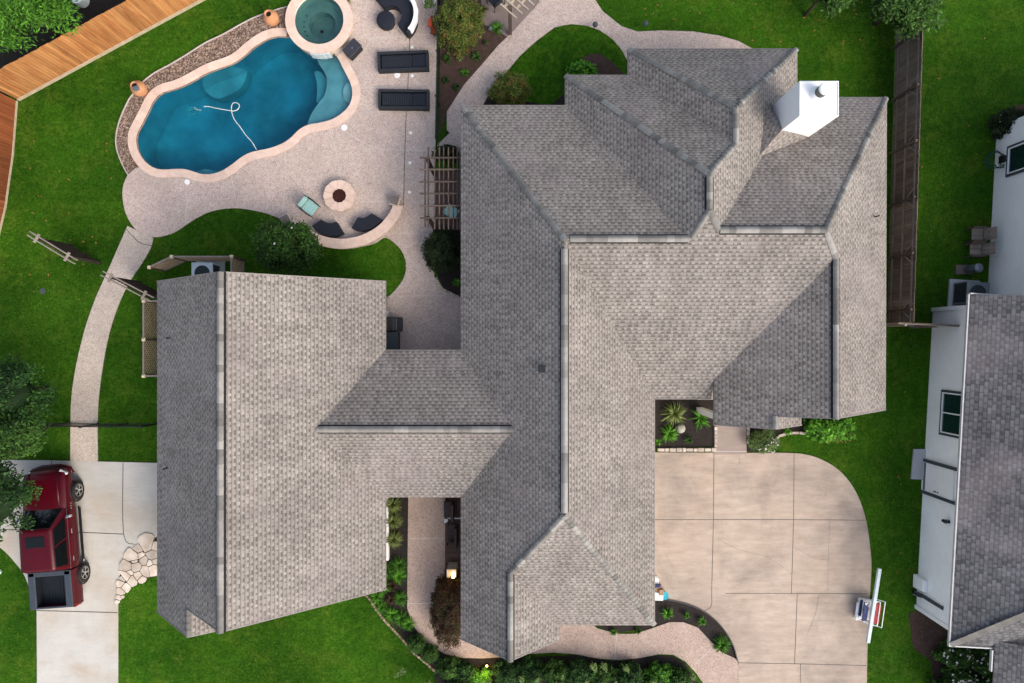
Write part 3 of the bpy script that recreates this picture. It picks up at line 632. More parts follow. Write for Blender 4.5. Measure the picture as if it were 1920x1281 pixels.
for k in range(5): a = R(-103+k*7); b.box(SPA_C+Vector((cos(a)*(ro+.02), sin(a)*(ro+.02), .12)), (.17, .06, .5), a+pi/2)
b.build('spillway', M['acw'], spa)
for a in (200, 215, 150, 170, 185): b = MB(); b.box(SPA_C+Vector((cos(R(a))*(ri-.25), sin(R(a))*(ri-.25), -.125)), (.05, .05, .03), R(a)); b.build('jet', M['black'], spa)
b = MB()
b.box(SPA_C+Vector((-.15, -.08, -.59)), (.14, .12, .02)); b.build('drain', M['black'], spa)
# pool cleaner
pc = thing('pool_cleaner', 'teal pool cleaner with a white looping hose in the water', 'pool cleaner', G(360, 208, -.9))
b = MB(); b.box(G(358, 205, -.32), (.34, .2, .14), .4); b.box(G(362, 214, -.30), (.3, .12, .1), -.3); b.box(G(355, 212, -.3), (.1, .34, .05), .5); b.build('body', M['bluep'], pc, bevel=.03)
b = MB(); b.box(G(372, 206, -.22), (.28, .06, .05), -.2); b.box(G(366, 203, -.22), (.07, .07, .12), .3); b.build('head', M['hose'], pc, bevel=.01)
b = MB(); b.tube(smooth(GP([(382,200),(392,200),(405,203),(422,206),(434,208),(443,207),(449,200),(446,194),(438,193),(434,200),(435,213),(440,225),(450,238),(462,255),(472,266),(481,281)], -.04), False, 5), .02, 7); b.build('hose', M['hose'], pc)
for (x, y, r, lb) in [(646,240,.13,'large white skimmer lid at lower right edge of the pool'),(352,342,.12,'large white skimmer lid at lower left edge of the pool'),(745,142,.13,'white skimmer lid showing just below the upper lounger'),
                      (773,90,.072,'small white drain cover above the upper lounger'),(773,143,.072,'small white drain cover between the two loungers'),(770,250,.072,'topmost of three small white drain covers below the loungers'),(769,306,.072,'middle of three small white drain covers left of the pergola'),(768,361,.072,'lowest of three small white drain covers, right of the fire pit')]:
    b = MB(); c = G(x, y); b.lathe(c, [(r, .05), (r, .068), (r*.8, .072), (.001, .072)], 20); tag(b.build('drain_cover', M['white']), lb, 'drain cover', 'white lids set in the pool deck')

# ------------------------------------------------------------------ main house
house = thing('house', 'large grey-shingled house with many hips and valleys filling the middle', 'house', (0, 0, 0))
PL = {}
def px(nm, x0, h0, s): PL[nm] = (s, 0, h0-s*x0)
def py(nm, y0, h0, s): PL[nm] = (0, s, h0-s*y0)
px('W', -2.05, 3, .885); px('E', 5.75, 3, -.885)
xr = 1.85; hr = 3+.885*3.9; yj = 3.62
py('N1', 9.52, 3, -(hr-3)/(9.52-yj)); py('S', -2.32, 3, (hr-3)/(yj+2.32)); py('S2', -11.43, 3, .655)
px('FE', -.06+(.885*1.99)/.885, 3, -.885)
py('KN', -.34, 3, -.625); py('KS', -6.27, 3, .625)
px('GE', -5.11, 3, -.82); px('GW', -14.29, 3, .951)
px('W2', 2.15, 3, .85); py('N2', 10.74, 3, -.80); px('E3', 11.49, 3, -.85); px('W3', 4.68, 3, .85); py('N4', 11.8, 3, -.86)
py('N3', 9.84, 3, -.61); px('E4', 15.1, 3, -.88); px('W4', 8.02, 3.5, .72)
def I(a, b2, c=None, x=None, y=None):
    (a1, b1, c1), (a2, b_2, c2) = PL[a], PL[b2]
    if c: a3, b3, c3 = PL[c]; m = Matrix(((a1-a2, b1-b_2), (a1-a3, b1-b3))); r = m.inverted() @ Vector((c2-c1, c3-c1)); X, Y = r
    elif x is not None: X = x; Y = (c2-c1-(a1-a2)*x)/(b1-b_2)
    else: Y = y; X = (c2-c1-(b1-b_2)*y)/(a1-a2)
    return Vector((X, Y, a1*X+b1*Y+c1))
def A(p, x, y): a, b_, c = PL[p]; return Vector((x, y, a*x+b_*y+c))
J = Vector((xr, yj, hr)); RS = I('W', 'E', 'S2'); FJ = I('W', 'FE', 'S2'); FS = I('W', 'FE', y=-12.05)
xfe = 1.93
KE = I('W', 'KN', 'KS'); KW = I('GE', 'KN', 'KS'); GN = I('GE', 'GW', y=2.40); GS = I('GE', 'GW', y=-10.0)
j1 = I('W2', 'N1', 'S'); j2 = I('W2', 'E3', 'S'); j3 = I('W2', 'E3', 'N2'); j4 = I('N2', 'E3', 'W3'); j5 = I('W3', 'E3', 'N4'); j6 = I('E3', 'N3', 'S'); j7 = I('N3', 'E4', 'S'); j8 = I('E4', 'W4', 'S')
DS = I('E4', 'W4', y=-2.76); yv = I('S', 'W4', x=8.02)
e = lambda x, y, h=3: Vector((x, y, h))
sgR = A('GW', -12.05, -9.97); sgS = A('GW', -12.05, -11.0)
roofs = dict(
 main=[[e(-2.05,9.52), e(-2.05,-.34), KE, e(-2.05,-6.27), e(-2.05,-12.0), FS, FJ, RS, J],
       [J, RS, e(5.75,-11.43), e(5.75,-2.32)], [RS, FJ, e(xfe,-11.43), e(5.75,-11.43)], [FJ, FS, e(xfe,-12.0), e(xfe,-11.43)],
       [e(-2.05,9.52), J, j1, e(2.15,9.52)],
       [J, e(5.75,-2.32), e(8.02,-2.32), yv, j8, j7, j6, j2, j1]],
 north=[[e(2.15,10.74), e(2.15,9.52), j1, j2, j3], [e(2.15,10.74), j3, j4, e(4.68,10.74)], [e(4.68,11.8), e(4.68,10.74), j4, j5], [e(4.68,11.8), j5, e(11.49,11.8)],
        [e(11.49,11.8), j5, j4, j3, j2, j6, e(11.49,9.84)], [e(11.49,9.84), j6, j7, e(15.1,9.84)]],
 east=[[e(15.1,9.84), j7, j8, DS, e(15.05,-2.76)],
       [j8, yv, A('W4', 8.02, -3.3), A('W4', 9.9, -3.3), A('W4', 9.9, -2.82), DS],
       [A('W4', 9.9, -2.82), A('W4', 9.9, -3.3), e(11.25,-3.26,3.95), e(11.25,-2.82,3.95)]],
 link=[[e(-5.11,-.34), KW, KE, e(-2.05,-.34)], [e(-5.11,-6.27), e(-2.05,-6.27), KE, KW]],
 garage=[[e(-5.11,2.43), GN, GS, e(-5.11,-10.0), e(-5.11,-6.27), KW, e(-5.11,-.34)],
         [e(-14.29,2.43), e(-14.29,-10.9), sgS, sgR, GS, GN],
         [sgR, sgS, e(-11.3,-11.0,4.62), e(-11.3,-9.97,4.62)]])
roof_obs = {}
allb = MB()
for nm, fl in roofs.items():
    for f in fl:
        nrm = Vector((0, 0, 0))
        for i in range(len(f)): nrm += f[i].cross(f[(i+1) % len(f)])
        if nrm.z < 0: f = f[::-1]
        flat = [Vector((p.x, p.y, 0)) for p in f]
        tr = []
        for a, b_, c in tessellate_polygon([flat]):
            k = (flat[b_]-flat[a]).cross(flat[c]-flat[a]).z
            tr.append((a, b_, c) if k > 0 else (a, c, b_))
        allb.add(f, tr, .5)
roof = allb.build('roof', M['roof'], house)
# fascia boards and gutters under every eave and rake
b = MB()
ev = [(e(-2.05,9.52), e(-2.05,-.34)), (e(-2.05,-6.27), e(-2.05,-12.0)), (e(-2.05,-12), FS), (FS, e(xfe,-12.0)), (e(xfe,-12), e(xfe,-11.43)), (e(xfe,-11.43), e(5.75,-11.43)), (e(5.75,-11.43), e(5.75,-2.32)), (e(5.75,-2.32), e(8.02,-2.32)),
      (e(-2.05,9.52), e(2.15,9.52)), (e(2.15,9.52), e(2.15,10.74)), (e(2.15,10.74), e(4.68,10.74)), (e(4.68,10.74), e(4.68,11.8)), (e(4.68,11.8), e(11.49,11.8)), (e(11.49,11.8), e(11.49,9.84)), (e(11.49,9.84), e(15.1,9.84)), (e(15.1,9.84), e(15.05,-2.76)), (e(15.05,-2.76), DS), (DS, A('W4', 9.9, -2.82)),
      (yv, A('W4', 8.02, -3.3)), (A('W4', 8.02, -3.3), A('W4', 9.9, -3.3)), (A('W4', 9.9, -3.3), e(11.25,-3.26,3.95)), (e(11.25,-3.26,3.95), e(11.25,-2.82,3.95)),
      (e(-5.11,-.34), e(-2.05,-.34)), (e(-5.11,-6.27), e(-2.05,-6.27)), (e(-5.11,2.43), e(-5.11,-.34)), (e(-5.11,-6.27), e(-5.11,-10)), (e(-5.11,2.43), GN), (GN, e(-14.29,2.43)), (e(-14.29,2.43), e(-14.29,-10.9)), (e(-14.29,-10.9), sgS), (sgS, e(-11.3,-11,4.62)), (e(-11.3,-11,4.62), e(-11.3,-9.97,4.62)), (GS, e(-5.11,-10)), (GS, sgR)]
for p, q in ev: b.beam(p-Vector((0, 0, .10)), q-Vector((0, 0, .10)), .03, .17, .5)
b.build('fascia', M['fascia'], house)
# walls
b = MB()
def wb(x0, x1, y0, y1, z=2.95): b.box(((x0+x1)/2, (y0+y1)/2, z/2), (x1-x0, y1-y0, z), tint=.5)
wb(-13.85, -5.56, -9.6, 2.0); wb(-13.84, -11.6, -10.7, -9.5, 3.1); wb(-5.7, -1.5, -5.85, -.8); wb(-1.6, 5.3, -11.0, 9.1); wb(-1.59, 1.48, -11.6, -10.9); wb(5.2, 14.6, -1.9, 9.4, 2.94)
wb(2.6, 11.04, 9.0, 10.3, 2.93); wb(5.12, 11.05, 10.2, 11.35, 2.92); wb(10.0, 14.61, -2.35, -1.8, 2.93)
for y, tri in ((2.0, (GN, e(-5.56, 0, 3), e(-13.85, 0, 3))), (-9.6, (GS, e(-5.56, 0, 3), e(-13.85, 0, 3)))):
    g, p, q = tri; b.add([Vector((p.x, y, 2.9)), Vector((q.x, y, 2.9)), Vector((g.x, y, g.z-.25)), Vector((p.x, y+(.1 if y < 0 else -.1), 2.9)), Vector((q.x, y+(.1 if y < 0 else -.1), 2.9)), Vector((g.x, y+(.1 if y < 0 else -.1), g.z-.25))], [(0, 1, 2), (5, 4, 3)], .5)
b.add([e(-1.59, -11.55, 2.9), e(1.48, -11.55, 2.9), e(-.06, -11.55, 4.4)], [(0, 1, 2)], .5)
b.add([e(8.9, -2.3, 2.9), e(14.5, -2.3, 2.9), e(11.6, -2.3, 5.7)], [(0, 1, 2)], .5)
b.add([e(-13.8, -10.6, 3), e(-11.65, -10.6, 3), e(-11.65, -10.6, 4.5), e(-12.05, -10.6, 4.85)], [(0, 1, 2, 3)], .5)
b.build('wall', M['wallh'], house)
# ridge and hip caps: bent shingles, each with its own shade; level ridges carry a black vent strip
def caps(p, q, vent, w=.24, L=.26, lift=.03):
    p = Vector(p); q = Vector(q); d = (q-p); T = d.length; d.normalize()
    r = d.cross(Vector((0, 0, 1))).normalized()
    if vent:
        v = MB()
        for s in (1, -1): v.add([p+r*s*.0+Vector((0, 0, .05)), q+Vector((0, 0, .03)), q+r*s*(w/2+.04)-Vector((0, 0, .06)), p+r*s*(w/2+.04)-Vector((0, 0, .06)), p+r*s*(w/2+.04)-Vector((0, 0, .13)), q+r*s*(w/2+.04)-Vector((0, 0, .13))], [(0, 1, 2, 3), (3, 2, 5, 4)] if s > 0 else [(3, 2, 1, 0), (4, 5, 2, 3)], .5)
        v.build('ridge_vent', M['vent'], roof)
    n = max(2, int(T/L)); c = MB(); t = .5; z0 = .05 if vent else .045
    for k in range(n):
        t = min(1, max(0, random.choice([t+random.uniform(-.25, .25), random.random()])))
        a = p+d*(T*k/n); z = p+d*(T*(k+1)/n+.03)
        h0 = z0; h1 = z0+.022
        sl = .62 if vent else .62
        vs = []
        for pt, hh in ((a, h0), (z, h1)):
            for u in (-1, -.45, 0, .45, 1): vs.append(pt+r*(u*w/2)+Vector((0, 0, hh-(abs(u)**1.6)*w/2*sl)))
        vs += [v-Vector((0, 0, .03)) for v in vs[5:10]]
        c.add(vs, [(i, i+1, i+6, i+5) for i in range(4)]+[(i+5, i+6, i+11, i+10) for i in range(4)], t)
    c.build('ridge_cap', M['cap'], roof)
xo = Vector((.12, 0, 0))
caps(J+Vector((0, -.35, 0)), RS+Vector((0, .15, 0)), True); caps(J+Vector((.2, 0, 0)), j1, True); caps(j6+Vector((.05, 0, 0)), j7, True); caps(GN, GS, True, .25); caps(KW, KE, True); caps(FJ, FS, True, .22); caps(j2+Vector((0, .05, 0)), j3-Vector((0, .1, 0)), True, .22); caps(j8, DS, True, .22)
for p, q in ((e(-2.05,9.52), J), (e(2.15,10.74), j3), (e(4.68,11.8), j5), (e(11.49,11.8), j5), (j4, j5), (j4, j3), (j2, j6), (j1+Vector((.1,0,.0)), j2), (e(15.1,9.84), j7), (j7, j8), (e(5.75,-11.43), RS), (FJ, RS), (A('W4', 9.9, -3.3), A('W4', 9.9, -2.82)), (sgS, sgR)):
    caps(p, q, False, .22, .22)
# valleys: a slim closed-cut line of shingle
def valley(p, q):
    v = MB(); p = Vector(p); q = Vector(q); v.beam(p+Vector((0, 0, .0)), q+Vector((0, 0, .0)), .06, .03, .5); v.build('valley_flashing', M['fascia'], roof)
# chimney
ch = MB(); cx0, cx1, cy0, cy1 = 10.05, 11.43, 7.88, 9.11; zt = 6.6
cw = [(cx0, cy0), (cx1, cy0), (cx1, cy1), (cx0, cy1)]
ch.solid([Vector((x, y, 0)) for x, y in cw], 3.0, zt); chim = ch.build('chimney', M['trimw'], house, bevel=.01)
b = MB(); b.wallstrip([Vector((x, y, 0)) for x, y in ((cx0+.02, cy0+.02), (cx1-.02, cy0+.02), (cx1-.02, cy1-.02), (cx0+.02, cy1-.02))], .045, zt-.02, zt+.035, closed=True); b.build('cap_rim', M['white'], chim)
fc = Vector((10.70, 8.64, 0)); b = MB(); b.lathe(fc, [(.30, zt), (.27, zt+.04), (.235, zt+.22), (.17, zt+.24)], 24); b.build('flue', M['white'], chim, shade=True)
b = MB(); b.lathe(fc, [(.20, zt+.2), (.20, zt+.56)], 24); b.build('flue_screen', M['black'], chim)
b = MB(); b.lathe(fc, [(.001, zt+.55), (.215, zt+.55), (.215, zt+.60), (.18, zt+.64), (.001, zt+.66)], 28); b.build('flue_cap', M['white'], chim)
# cricket behind the chimney
ck = MB(); pA = Vector((cx0+.02, cy0+.03, 5.08)); pB = Vector((cx1, cy0-.02, 4.24)); pC = Vector((9.25, 6.93, 4.84)); pD = Vector((9.7, cy1, 3+.85*(11.49-9.7)+.02)); pE = Vector((9.5, 7.35, 4.74))
ck.add([pA, pB, pC, pD], [(1, 0, 2), (0, 3, 2)], .5); ck.build('cricket', M['roof'], roof)
# small roof vents and plumbing stacks
def stack(x, y, h, r, tall, name='vent_pipe', mat='steel'):
    b = MB(); p = G(x, y, h); b.lathe(p-Vector((0, 0, .1)), [(r*1.8, .1), (r, .14), (r, .14+tall), (r*.6, .14+tall), (r*.6, .1)], 12); b.build(name, M[mat], roof)
stack(934,532,4.35,.032,.1); stack(935,620,4.35,.032,.1); stack(934,705,4.35,.032,.1); stack(321,634,3.75,.03,.35, 'vent_pipe', 'black'); stack(314,877,3.7,.03,.3, 'vent_pipe', 'black'); stack(1638,408,3.7,.03,.35, 'vent_pipe', 'black')
b = MB(); p = G(1016, 692, 5.75); b.box(p+Vector((0, 0, .06)), (.26, .26, .16)); b.build('exhaust_vent', M['black'], roof, bevel=.02)
# south bay cap on garage (short stub ridge)
# wall details seen in the courts
b = MB(); b.box((-5.50, 1.0-.75, 1.1), (.06, 2.2, 2.2)); b.build('door', M['white'], house, bevel=.01)
b = MB(); b.box((-5.52, -8.05, .14), (.10, 3.3, .28)); b.build('base_trim', M['white'], house)
b = MB(); b.box((8.5, -2.1, .75), (.9, .25, 1.5)); b.box((8.6, -2.3, .3), (.9, .5, .6)); b.build('entry_pier', M['wallh'], house, bevel=.02)
b = MB(); b.box((9.75, -3.05, 1.7), (.25, .25, 3.4)); b.box((8.35, -3.05, 1.6), (.25, .25, 3.2)); b.build('porch_post', M['white'], house)

def facade(name, c, w, h, ax, out, mat, fm='white'):          # framed opening on a wall; ax 'x' wall facing +-y, 'y' wall facing +-x
    x, y, z = c
    f = MB()
    for sg in (-1, 1):
        if ax == 'x': f.box((x+sg*(w/2+.04), y+out*.02, z), (.08, .07, h+.16)); f.box((x, y+out*.02, z+sg*(h/2+.04)), (w, .07, .08))
        else: f.box((x+out*.02, y+sg*(w/2+.04), z), (.07, .08, h+.16)); f.box((x+out*.02, y, z+sg*(h/2+.04)), (.07, w, .08))
    fo = f.build(name, M[fm], house)
    g = MB(); g.box((x, y+out*.005, z) if ax == 'x' else (x+out*.005, y, z), (w, .03, h) if ax == 'x' else (.03, w, h)); g.build('pane' if mat == 'glass' else 'panel', M[mat], fo)
for yy in (-5.1, -8.6): facade('garage_door', (5.3, yy, 1.08), 2.6, 2.1, 'y', 1, 'trimw')
for xx in (-11.6, -8.0): facade('window', (xx, -9.6, 1.6), 1.1, 1.4, 'x', -1, 'glass')
for xx in (2.8, 4.3): facade('window', (xx, -11.0, 1.6), .9, 1.3, 'x', -1, 'glass')
facade('window', (-.1, -11.6, 1.6), 1.2, 1.4, 'x', -1, 'glass'); facade('window', (12.4, -2.35, 1.6), 1.6, 1.4, 'x', -1, 'glass'); facade('front_door', (8.95, -1.9, 1.05), .95, 2.05, 'x', -1, 'brownw')
for yy in (1.5, 5.5): facade('window', (14.6, yy, 1.6), 1.2, 1.3, 'y', 1, 'glass'); facade('window', (-1.6, yy-.3, 1.5), 1.3, 1.5, 'y', -1, 'glass')
for yy in (-7.5, -3.5): facade('window', (-13.85, yy, 1.6), 1.1, 1.2, 'y', -1, 'glass')
for xx in (7.2, 9.2): facade('window', (xx, 11.35, 1.5), 1.2, 1.5, 'x', 1, 'glass')
# ------------------------------------------------------------------ neighbour house
nh = thing('neighbor_house', 'white painted brick house with dark grey shingle roof at right edge', 'house', (22, -5, 0))
ang = R(-4.1)
def NB(x, y, z): return Matrix.Translation((18.35, 0, 0)) @ Matrix.Rotation(ang, 4, 'Z') @ Vector((x, y, z))   # x across, y along the west wall
MN = Matrix.Translation((18.72, 0, 0)) @ Matrix.Rotation(-R(3.2), 4, 'Z')
b = MB(MN)
y0, y1 = -11.85, 1.42
b.box((4.5, (y0+y1)/2, 1.45), (9.0, y1-y0, 2.9), tint=.5); b.box((7.6, 5.5, 1.45), (10.4, 8.4, 2.9), tint=.5)
b.build('wall', M['brickw'], nh)
b = MB(MN)
b.box((.0, y1, 1.4), (.16, .16, 2.8)); b.build('corner_board', M['trimw'], nh)
b = MB(MN); b.box((.0, y0, 1.4), (.16, .16, 2.8)); b.build('corner_board', M['trimw'], nh)
def nwin(yc, w, zc, h, x=-.03, name='window', mull=True):
    f = MB(MN); 
    for yy in (-w/2-.04, w/2+.04): f.box((x, yc+yy, zc), (.07, .11, h+.2))
    for zz in (-h/2-.05, h/2+.05): f.box((x, yc, zc+zz), (.07, w+.0, .11))
    fo = f.build(name, M['gtrim'], nh)
    s = MB(MN)
    for yy in (-w/2+.035, w/2-.035)+((0,) if mull else ()): s.box((x-.015, yc+yy, zc), (.08, .05, h))
    for zz in (-h/2+.03, h/2-.03): s.box((x-.014, yc, zc+zz), (.078, w-.12, .05))
    s.build('sash', M['trimw'], fo)
    g = MB(MN); g.box((x+.01, yc, zc), (.03, w, h)); g.build('pane', M['glass'], fo)
nwin(-3.05, 1.75, 1.78, 1.35)
nwin(7.95, 1.15, 1.75, 1.7, 2.37, mull=False)
# side door with slate casing
d = MB(MN); d.box((-.04, -6.0, 1.08), (.06, 1.25, 2.16)); do = d.build('door', M['trimw'], nh)
d = MB(MN)
for yy in (-.70, .70): d.box((-.05, -6.0+yy, 1.3), (.1, .13, 2.6))
d.build('door_casing', M['gtrim'], do)
d = MB(MN); d.box((-.09, -6.5, 1.0), (.06, .05, .12)); d.build('handle', M['steel'], do)
d = MB(MN); d.box((-.09, -6.5, 1.2), (.05, .05, .05)); d.build('lock', M['steel'], do)
d = MB(MN); d.box((-.08, -6.0, .16), (.03, 1.2, .03)); d.box((-.08, -6.0, .24), (.03, 1.2, .03)); d.build('threshold', M['gtrim'], do)
d = MB(MN); d.box((-.1, -7.55, 1.9), (.2, .12, .2)); d.lathe((-.18, -7.55, 1.8), [(.07, 0), (.08, .2), (.001, .26)], 12); d.build('wall_lamp', M['black'], nh)
d = MB(MN); d.box((-.05, -11.2, 1.15), (.06, .14, 1.5)); d.build('wall_bracket', M['gtrim'], nh)
# roof: west slope, hip to the south, north edge
def nb(x, y, z): return MN @ Vector((x, y, z))
EY0, EY1 = y0-.40, y1+.45; rz = 6.4; rx = 6.2
r = MB()
A0, A1 = nb(-.38, EY0, 3), nb(-.38, EY1, 3); R0, R1 = nb(rx, EY0+5.6, rz), nb(rx, 3.5, rz); S1 = nb(2.35, EY0, 3); Q0 = nb(rx*2, EY0, 3); Q1 = nb(rx*2, 10, 3)
N1_ = nb(2.35, EY1, 3); W1 = nb(2.05, 9.9, 3); N2_ = nb(2.05, EY1, 3); T1 = nb(rx+2.0, 8, rz)
r.poly([A0, R0, nb(rx, EY1+6, rz), nb(2.3+1.9, EY1+1.9, 4.55), A1][::-1] if False else [A1, A0, R0, nb(rx, EY1+3.6, rz), nb(2.05, EY1, 4.28)], .5)
r.poly([A0, nb(2.05+10.35, EY0, 3), R0], .5)
r.poly([A1, nb(2.05, EY1, 4.28), nb(2.05, EY1, 3)], .5)
r.poly([nb(2.05, EY1-.6, 3), nb(2.05, 9.9, 3), nb(rx+2, 9.9, 6.4), nb(rx+2, EY1-.6, 6.4)][::-1], .5)
r.poly([R0, Q0, Q1, nb(rx, EY1+6, rz)], .5)
nr = r.build('roof', M['roof_n'], nh)
g = MB()
def gut(p, q): g.beam(p, q, .05, .11, .5)
gut(nb(-.43, EY0-.02, 2.98), nb(-.43, EY1+.02, 2.98)); gut(nb(-.45, EY0-.05, 2.98), nb(1.3, EY0-.05, 2.98)); gut(nb(-.38, EY1+.05, 2.98), nb(2.1, EY1+.05, 2.98)); gut(nb(2.0, EY1, 2.98), nb(2.0, 9.9, 2.98))
g.build('gutter', M['gutterw'], nh)
hip = MB(); t = .5
for k in range(26):
    p = A0.lerp(R0, k/26); q = A0.lerp(R0, (k+1.1)/26); hip.beam(p+Vector((0, 0, .03)), q+Vector((0, 0, .05)), .24, .03, random.random())
hip.build('ridge_cap', mk('pale_hip_cap', (.30, .28, .25), (.22, .21, .19), 5, .9, .2, 50, tint=.15), nr)
ex = MB(MN); ex.poly([(1.32, EY0+.3, 3.12), (1.32, EY0-6, 3.12), (9, EY0-6, 6.4), (9, EY0+.3, 6.4)], .5); ex.build('lower_roof', M['roof_n'], nh)
g = MB(MN); g.beam((1.26, EY0-.1, 3.05), (1.26, EY0-.95, 3.05), .05, .12, .5); g.build('gutter', M['gutterw'], nh)
wl = MB(MN); wl.box((6.8, EY0-2.6, 1.35), (6.8, 5.0, 2.7), tint=.5); wl.build('wall', M['brickw'], nh)
b = MB(); b.slab(GP([(1712,842),(1738,842),(1733,899),(1707,898)]), 0, .08); tag(b.build('doorstep', M['padc'], bevel=.01), 'pale concrete doorstep pad beside the neighbour door', 'doorstep')

# ------------------------------------------------------------------ fences
def tall_fence(name, label, line, h, mat, post_side=1, rails=(), post_step=2.4, railmat='rail', kick=None, brace=False, cat='fence'):
    pts = GP(line); t = thing(name, label, cat, pts[0])
    b = MB()
    for p, q in zip(pts, pts[1:]):
        d = q-p; L = d.length; d.normalize(); nb_ = max(1, int(L/.14)); r = Vector((-d.y, d.x, 0)); t0 = .5
        for k in range(nb_):
            if k % 14 == 0: t0 = random.random()
            c0 = p+d*(L*k/nb_+.003); c1 = p+d*(L*(k+1)/nb_-.003); hh = h+random.uniform(-.02, .02)
            tt = min(1, max(0, t0+random.uniform(-.25, .25)))
            b.wallstrip([c0, c1], .022, .03, hh, tt)
    b.build('board_panel', mat, t)
    side = post_side
    for p, q in zip(pts, pts[1:]):
        d = q-p; L = d.length; d.normalize(); r = Vector((-d.y, d.x, 0))*side
        for z in rails:
            bb = MB(); a = p+r*.045; c = q+r*.045; bb.beam(Vector((a.x, a.y, z)), Vector((c.x, c.y, z)), .045, .09); bb.build('rail', M[railmat], t)
        if kick:
            kh = .17 if h > 2.2 else .09
            bb = MB(); a = p+r*.03; c = q+r*.03; bb.beam(Vector((a.x, a.y, kh/2)), Vector((c.x, c.y, kh/2)), .04, kh, .5); bb.build('kickboard', M[kick], t)
        if post_step:
            k = 0
            while k*post_step < L:
                s = p+d*(k*post_step+.3)+r*.09
                bb = MB(); bb.box((s.x, s.y, h*.49), (.09, .09, h*.98), math.atan2(d.y, d.x)); bb.build('post', M['perg' if brace else railmat], t)
                if brace:
                    bb = MB(); s2 = p+d*(k*post_step+.3)+r*.06
                    for sg in (-1, 1): bb.beam(Vector((s2.x, s2.y, h*.62)), Vector((s2.x, s2.y, h*.93))+d*sg*.42, .03, .06)
                    bb.build('brace', M['rail'], t)
                k += 1
    return t
tall_fence('cedar_fence', 'tall golden new cedar board fence running diagonally at upper left', [(395,-7),(36,188)], 2.3, M['cedar'], 1, (), 0, kick='rail_c')
tall_fence('cedar_fence', 'darker red-brown cedar board fence down the left edge', [(32,190),(24,292),(10,390),(-30,560)], 2.15, M['cedar_r'], 1, (), 0, kick='rail_c')
tall_fence('side_fence', 'weathered dark board fence with rails and posts between the two lots', [(1682,-20),(1663,606)], 2.05, M['oldwood'], -1, (.35, 1.1, 1.85), 2.35, brace=True)
tall_fence('gate_fence', 'short weathered board fence joining the side fence to the neighbour wall', [(1640,607),(1752,612)], 1.95, M['oldwood'], -1, (.4, 1.85), 1.3)
# black metal picket fences
def picket(name, label, line, h, post_step=1.9):
    pts = GP(line); t = thing(name, label, 'fence', pts[0]); b = MB(); rr = MB()
    for p, q in zip(pts, pts[1:]):
        d = q-p; L = d.length; d.normalize(); n = int(L/.11)
        for k in range(n+1):
            s = p+d*(L*k/n); b.box((s.x, s.y, h/2), (.016, .016, h), math.atan2(d.y, d.x))
        for z in (.12, h-.16, h-.02): rr.beam(p+Vector((0, 0, z)), q+Vector((0, 0, z)), .03, .03)
        k = 0
        while k*post_step <= L+.01:
            s = p+d*min(L, k*post_step); bb = MB(); bb.box((s.x, s.y, h/2+.03), (.06, .06, h+.06)); bb.box((s.x, s.y, h+.08), (.08, .08, .03)); bb.build('post', M['black'], t); k += 1
    b.build('pickets', M['black'], t); rr.build('rails', M['black'], t); return t
picket('metal_fence', 'black metal picket fence between pool deck and planted bed', [(826,-30),(825,120),(822,275)], 1.3)
picket('metal_fence', 'black metal picket fence crossing the side lawn and walkway', [(72,792),(134,793),(185,794),(300,794)], 1.25, 1.3)

# ------------------------------------------------------------------ screens and trellises
def lat_panel(t, p, q, z0, z1, step=.11, frame=True, mat='lattice', rmat='rail'):
    p = Vector(p); q = Vector(q); d = (q-p); L = d.length; d.normalize(); H_ = z1-z0; b = MB()
    r = Vector((-d.y, d.x, 0))
    k = -H_
    while k < L:
        for s in (1, -1):
            a0 = max(0, k); a1 = min(L, k+H_)
            if a1-a0 < .02: continue
            if s > 0: za, zb = z0+(a0-k), z0+(a1-k)
            else: za, zb = z1-(a0-k), z1-(a1-k)
            o = r*(.006*s)
            b.beam(p+d*a0+o+Vector((0, 0, za)), p+d*a1+o+Vector((0, 0, zb)), .01, .032, up=r)
        k += step
    b.build('lattice', M[mat], t)
    if frame:
        for z in (z0, z1):
            f = MB(); f.beam(p+Vector((0, 0, z)), q+Vector((0, 0, z)), .07, .05, .6); f.build('rail', M[rmat], t)
def screen(name, label, line, h):
    pts = GP(line); t = thing(name, label, 'screen', pts[0])
    for p, q in zip(pts, pts[1:]): lat_panel(t, p, q, .15, h, .17)
    for p in pts:
        b = MB(); b.box((p.x, p.y, h/2), (.09, .09, h)); po = b.build('post', M['perg'], t)
        b = MB(); b.box((p.x, p.y, h+.05), (.15, .15, .10), taper=.35); b.build('post_cap', M['latcap'], po)
    return t
screen('lattice_screen', 'bent tan lattice screen around the air conditioner above the garage', [(312,508),(352,489),(459,489),(459,525)], 1.45)
screen('lattice_screen', 'tan lattice screen enclosure on the west side of the garage', [(332,568),(302,568),(302,637),(302,702),(332,702)], 1.45)
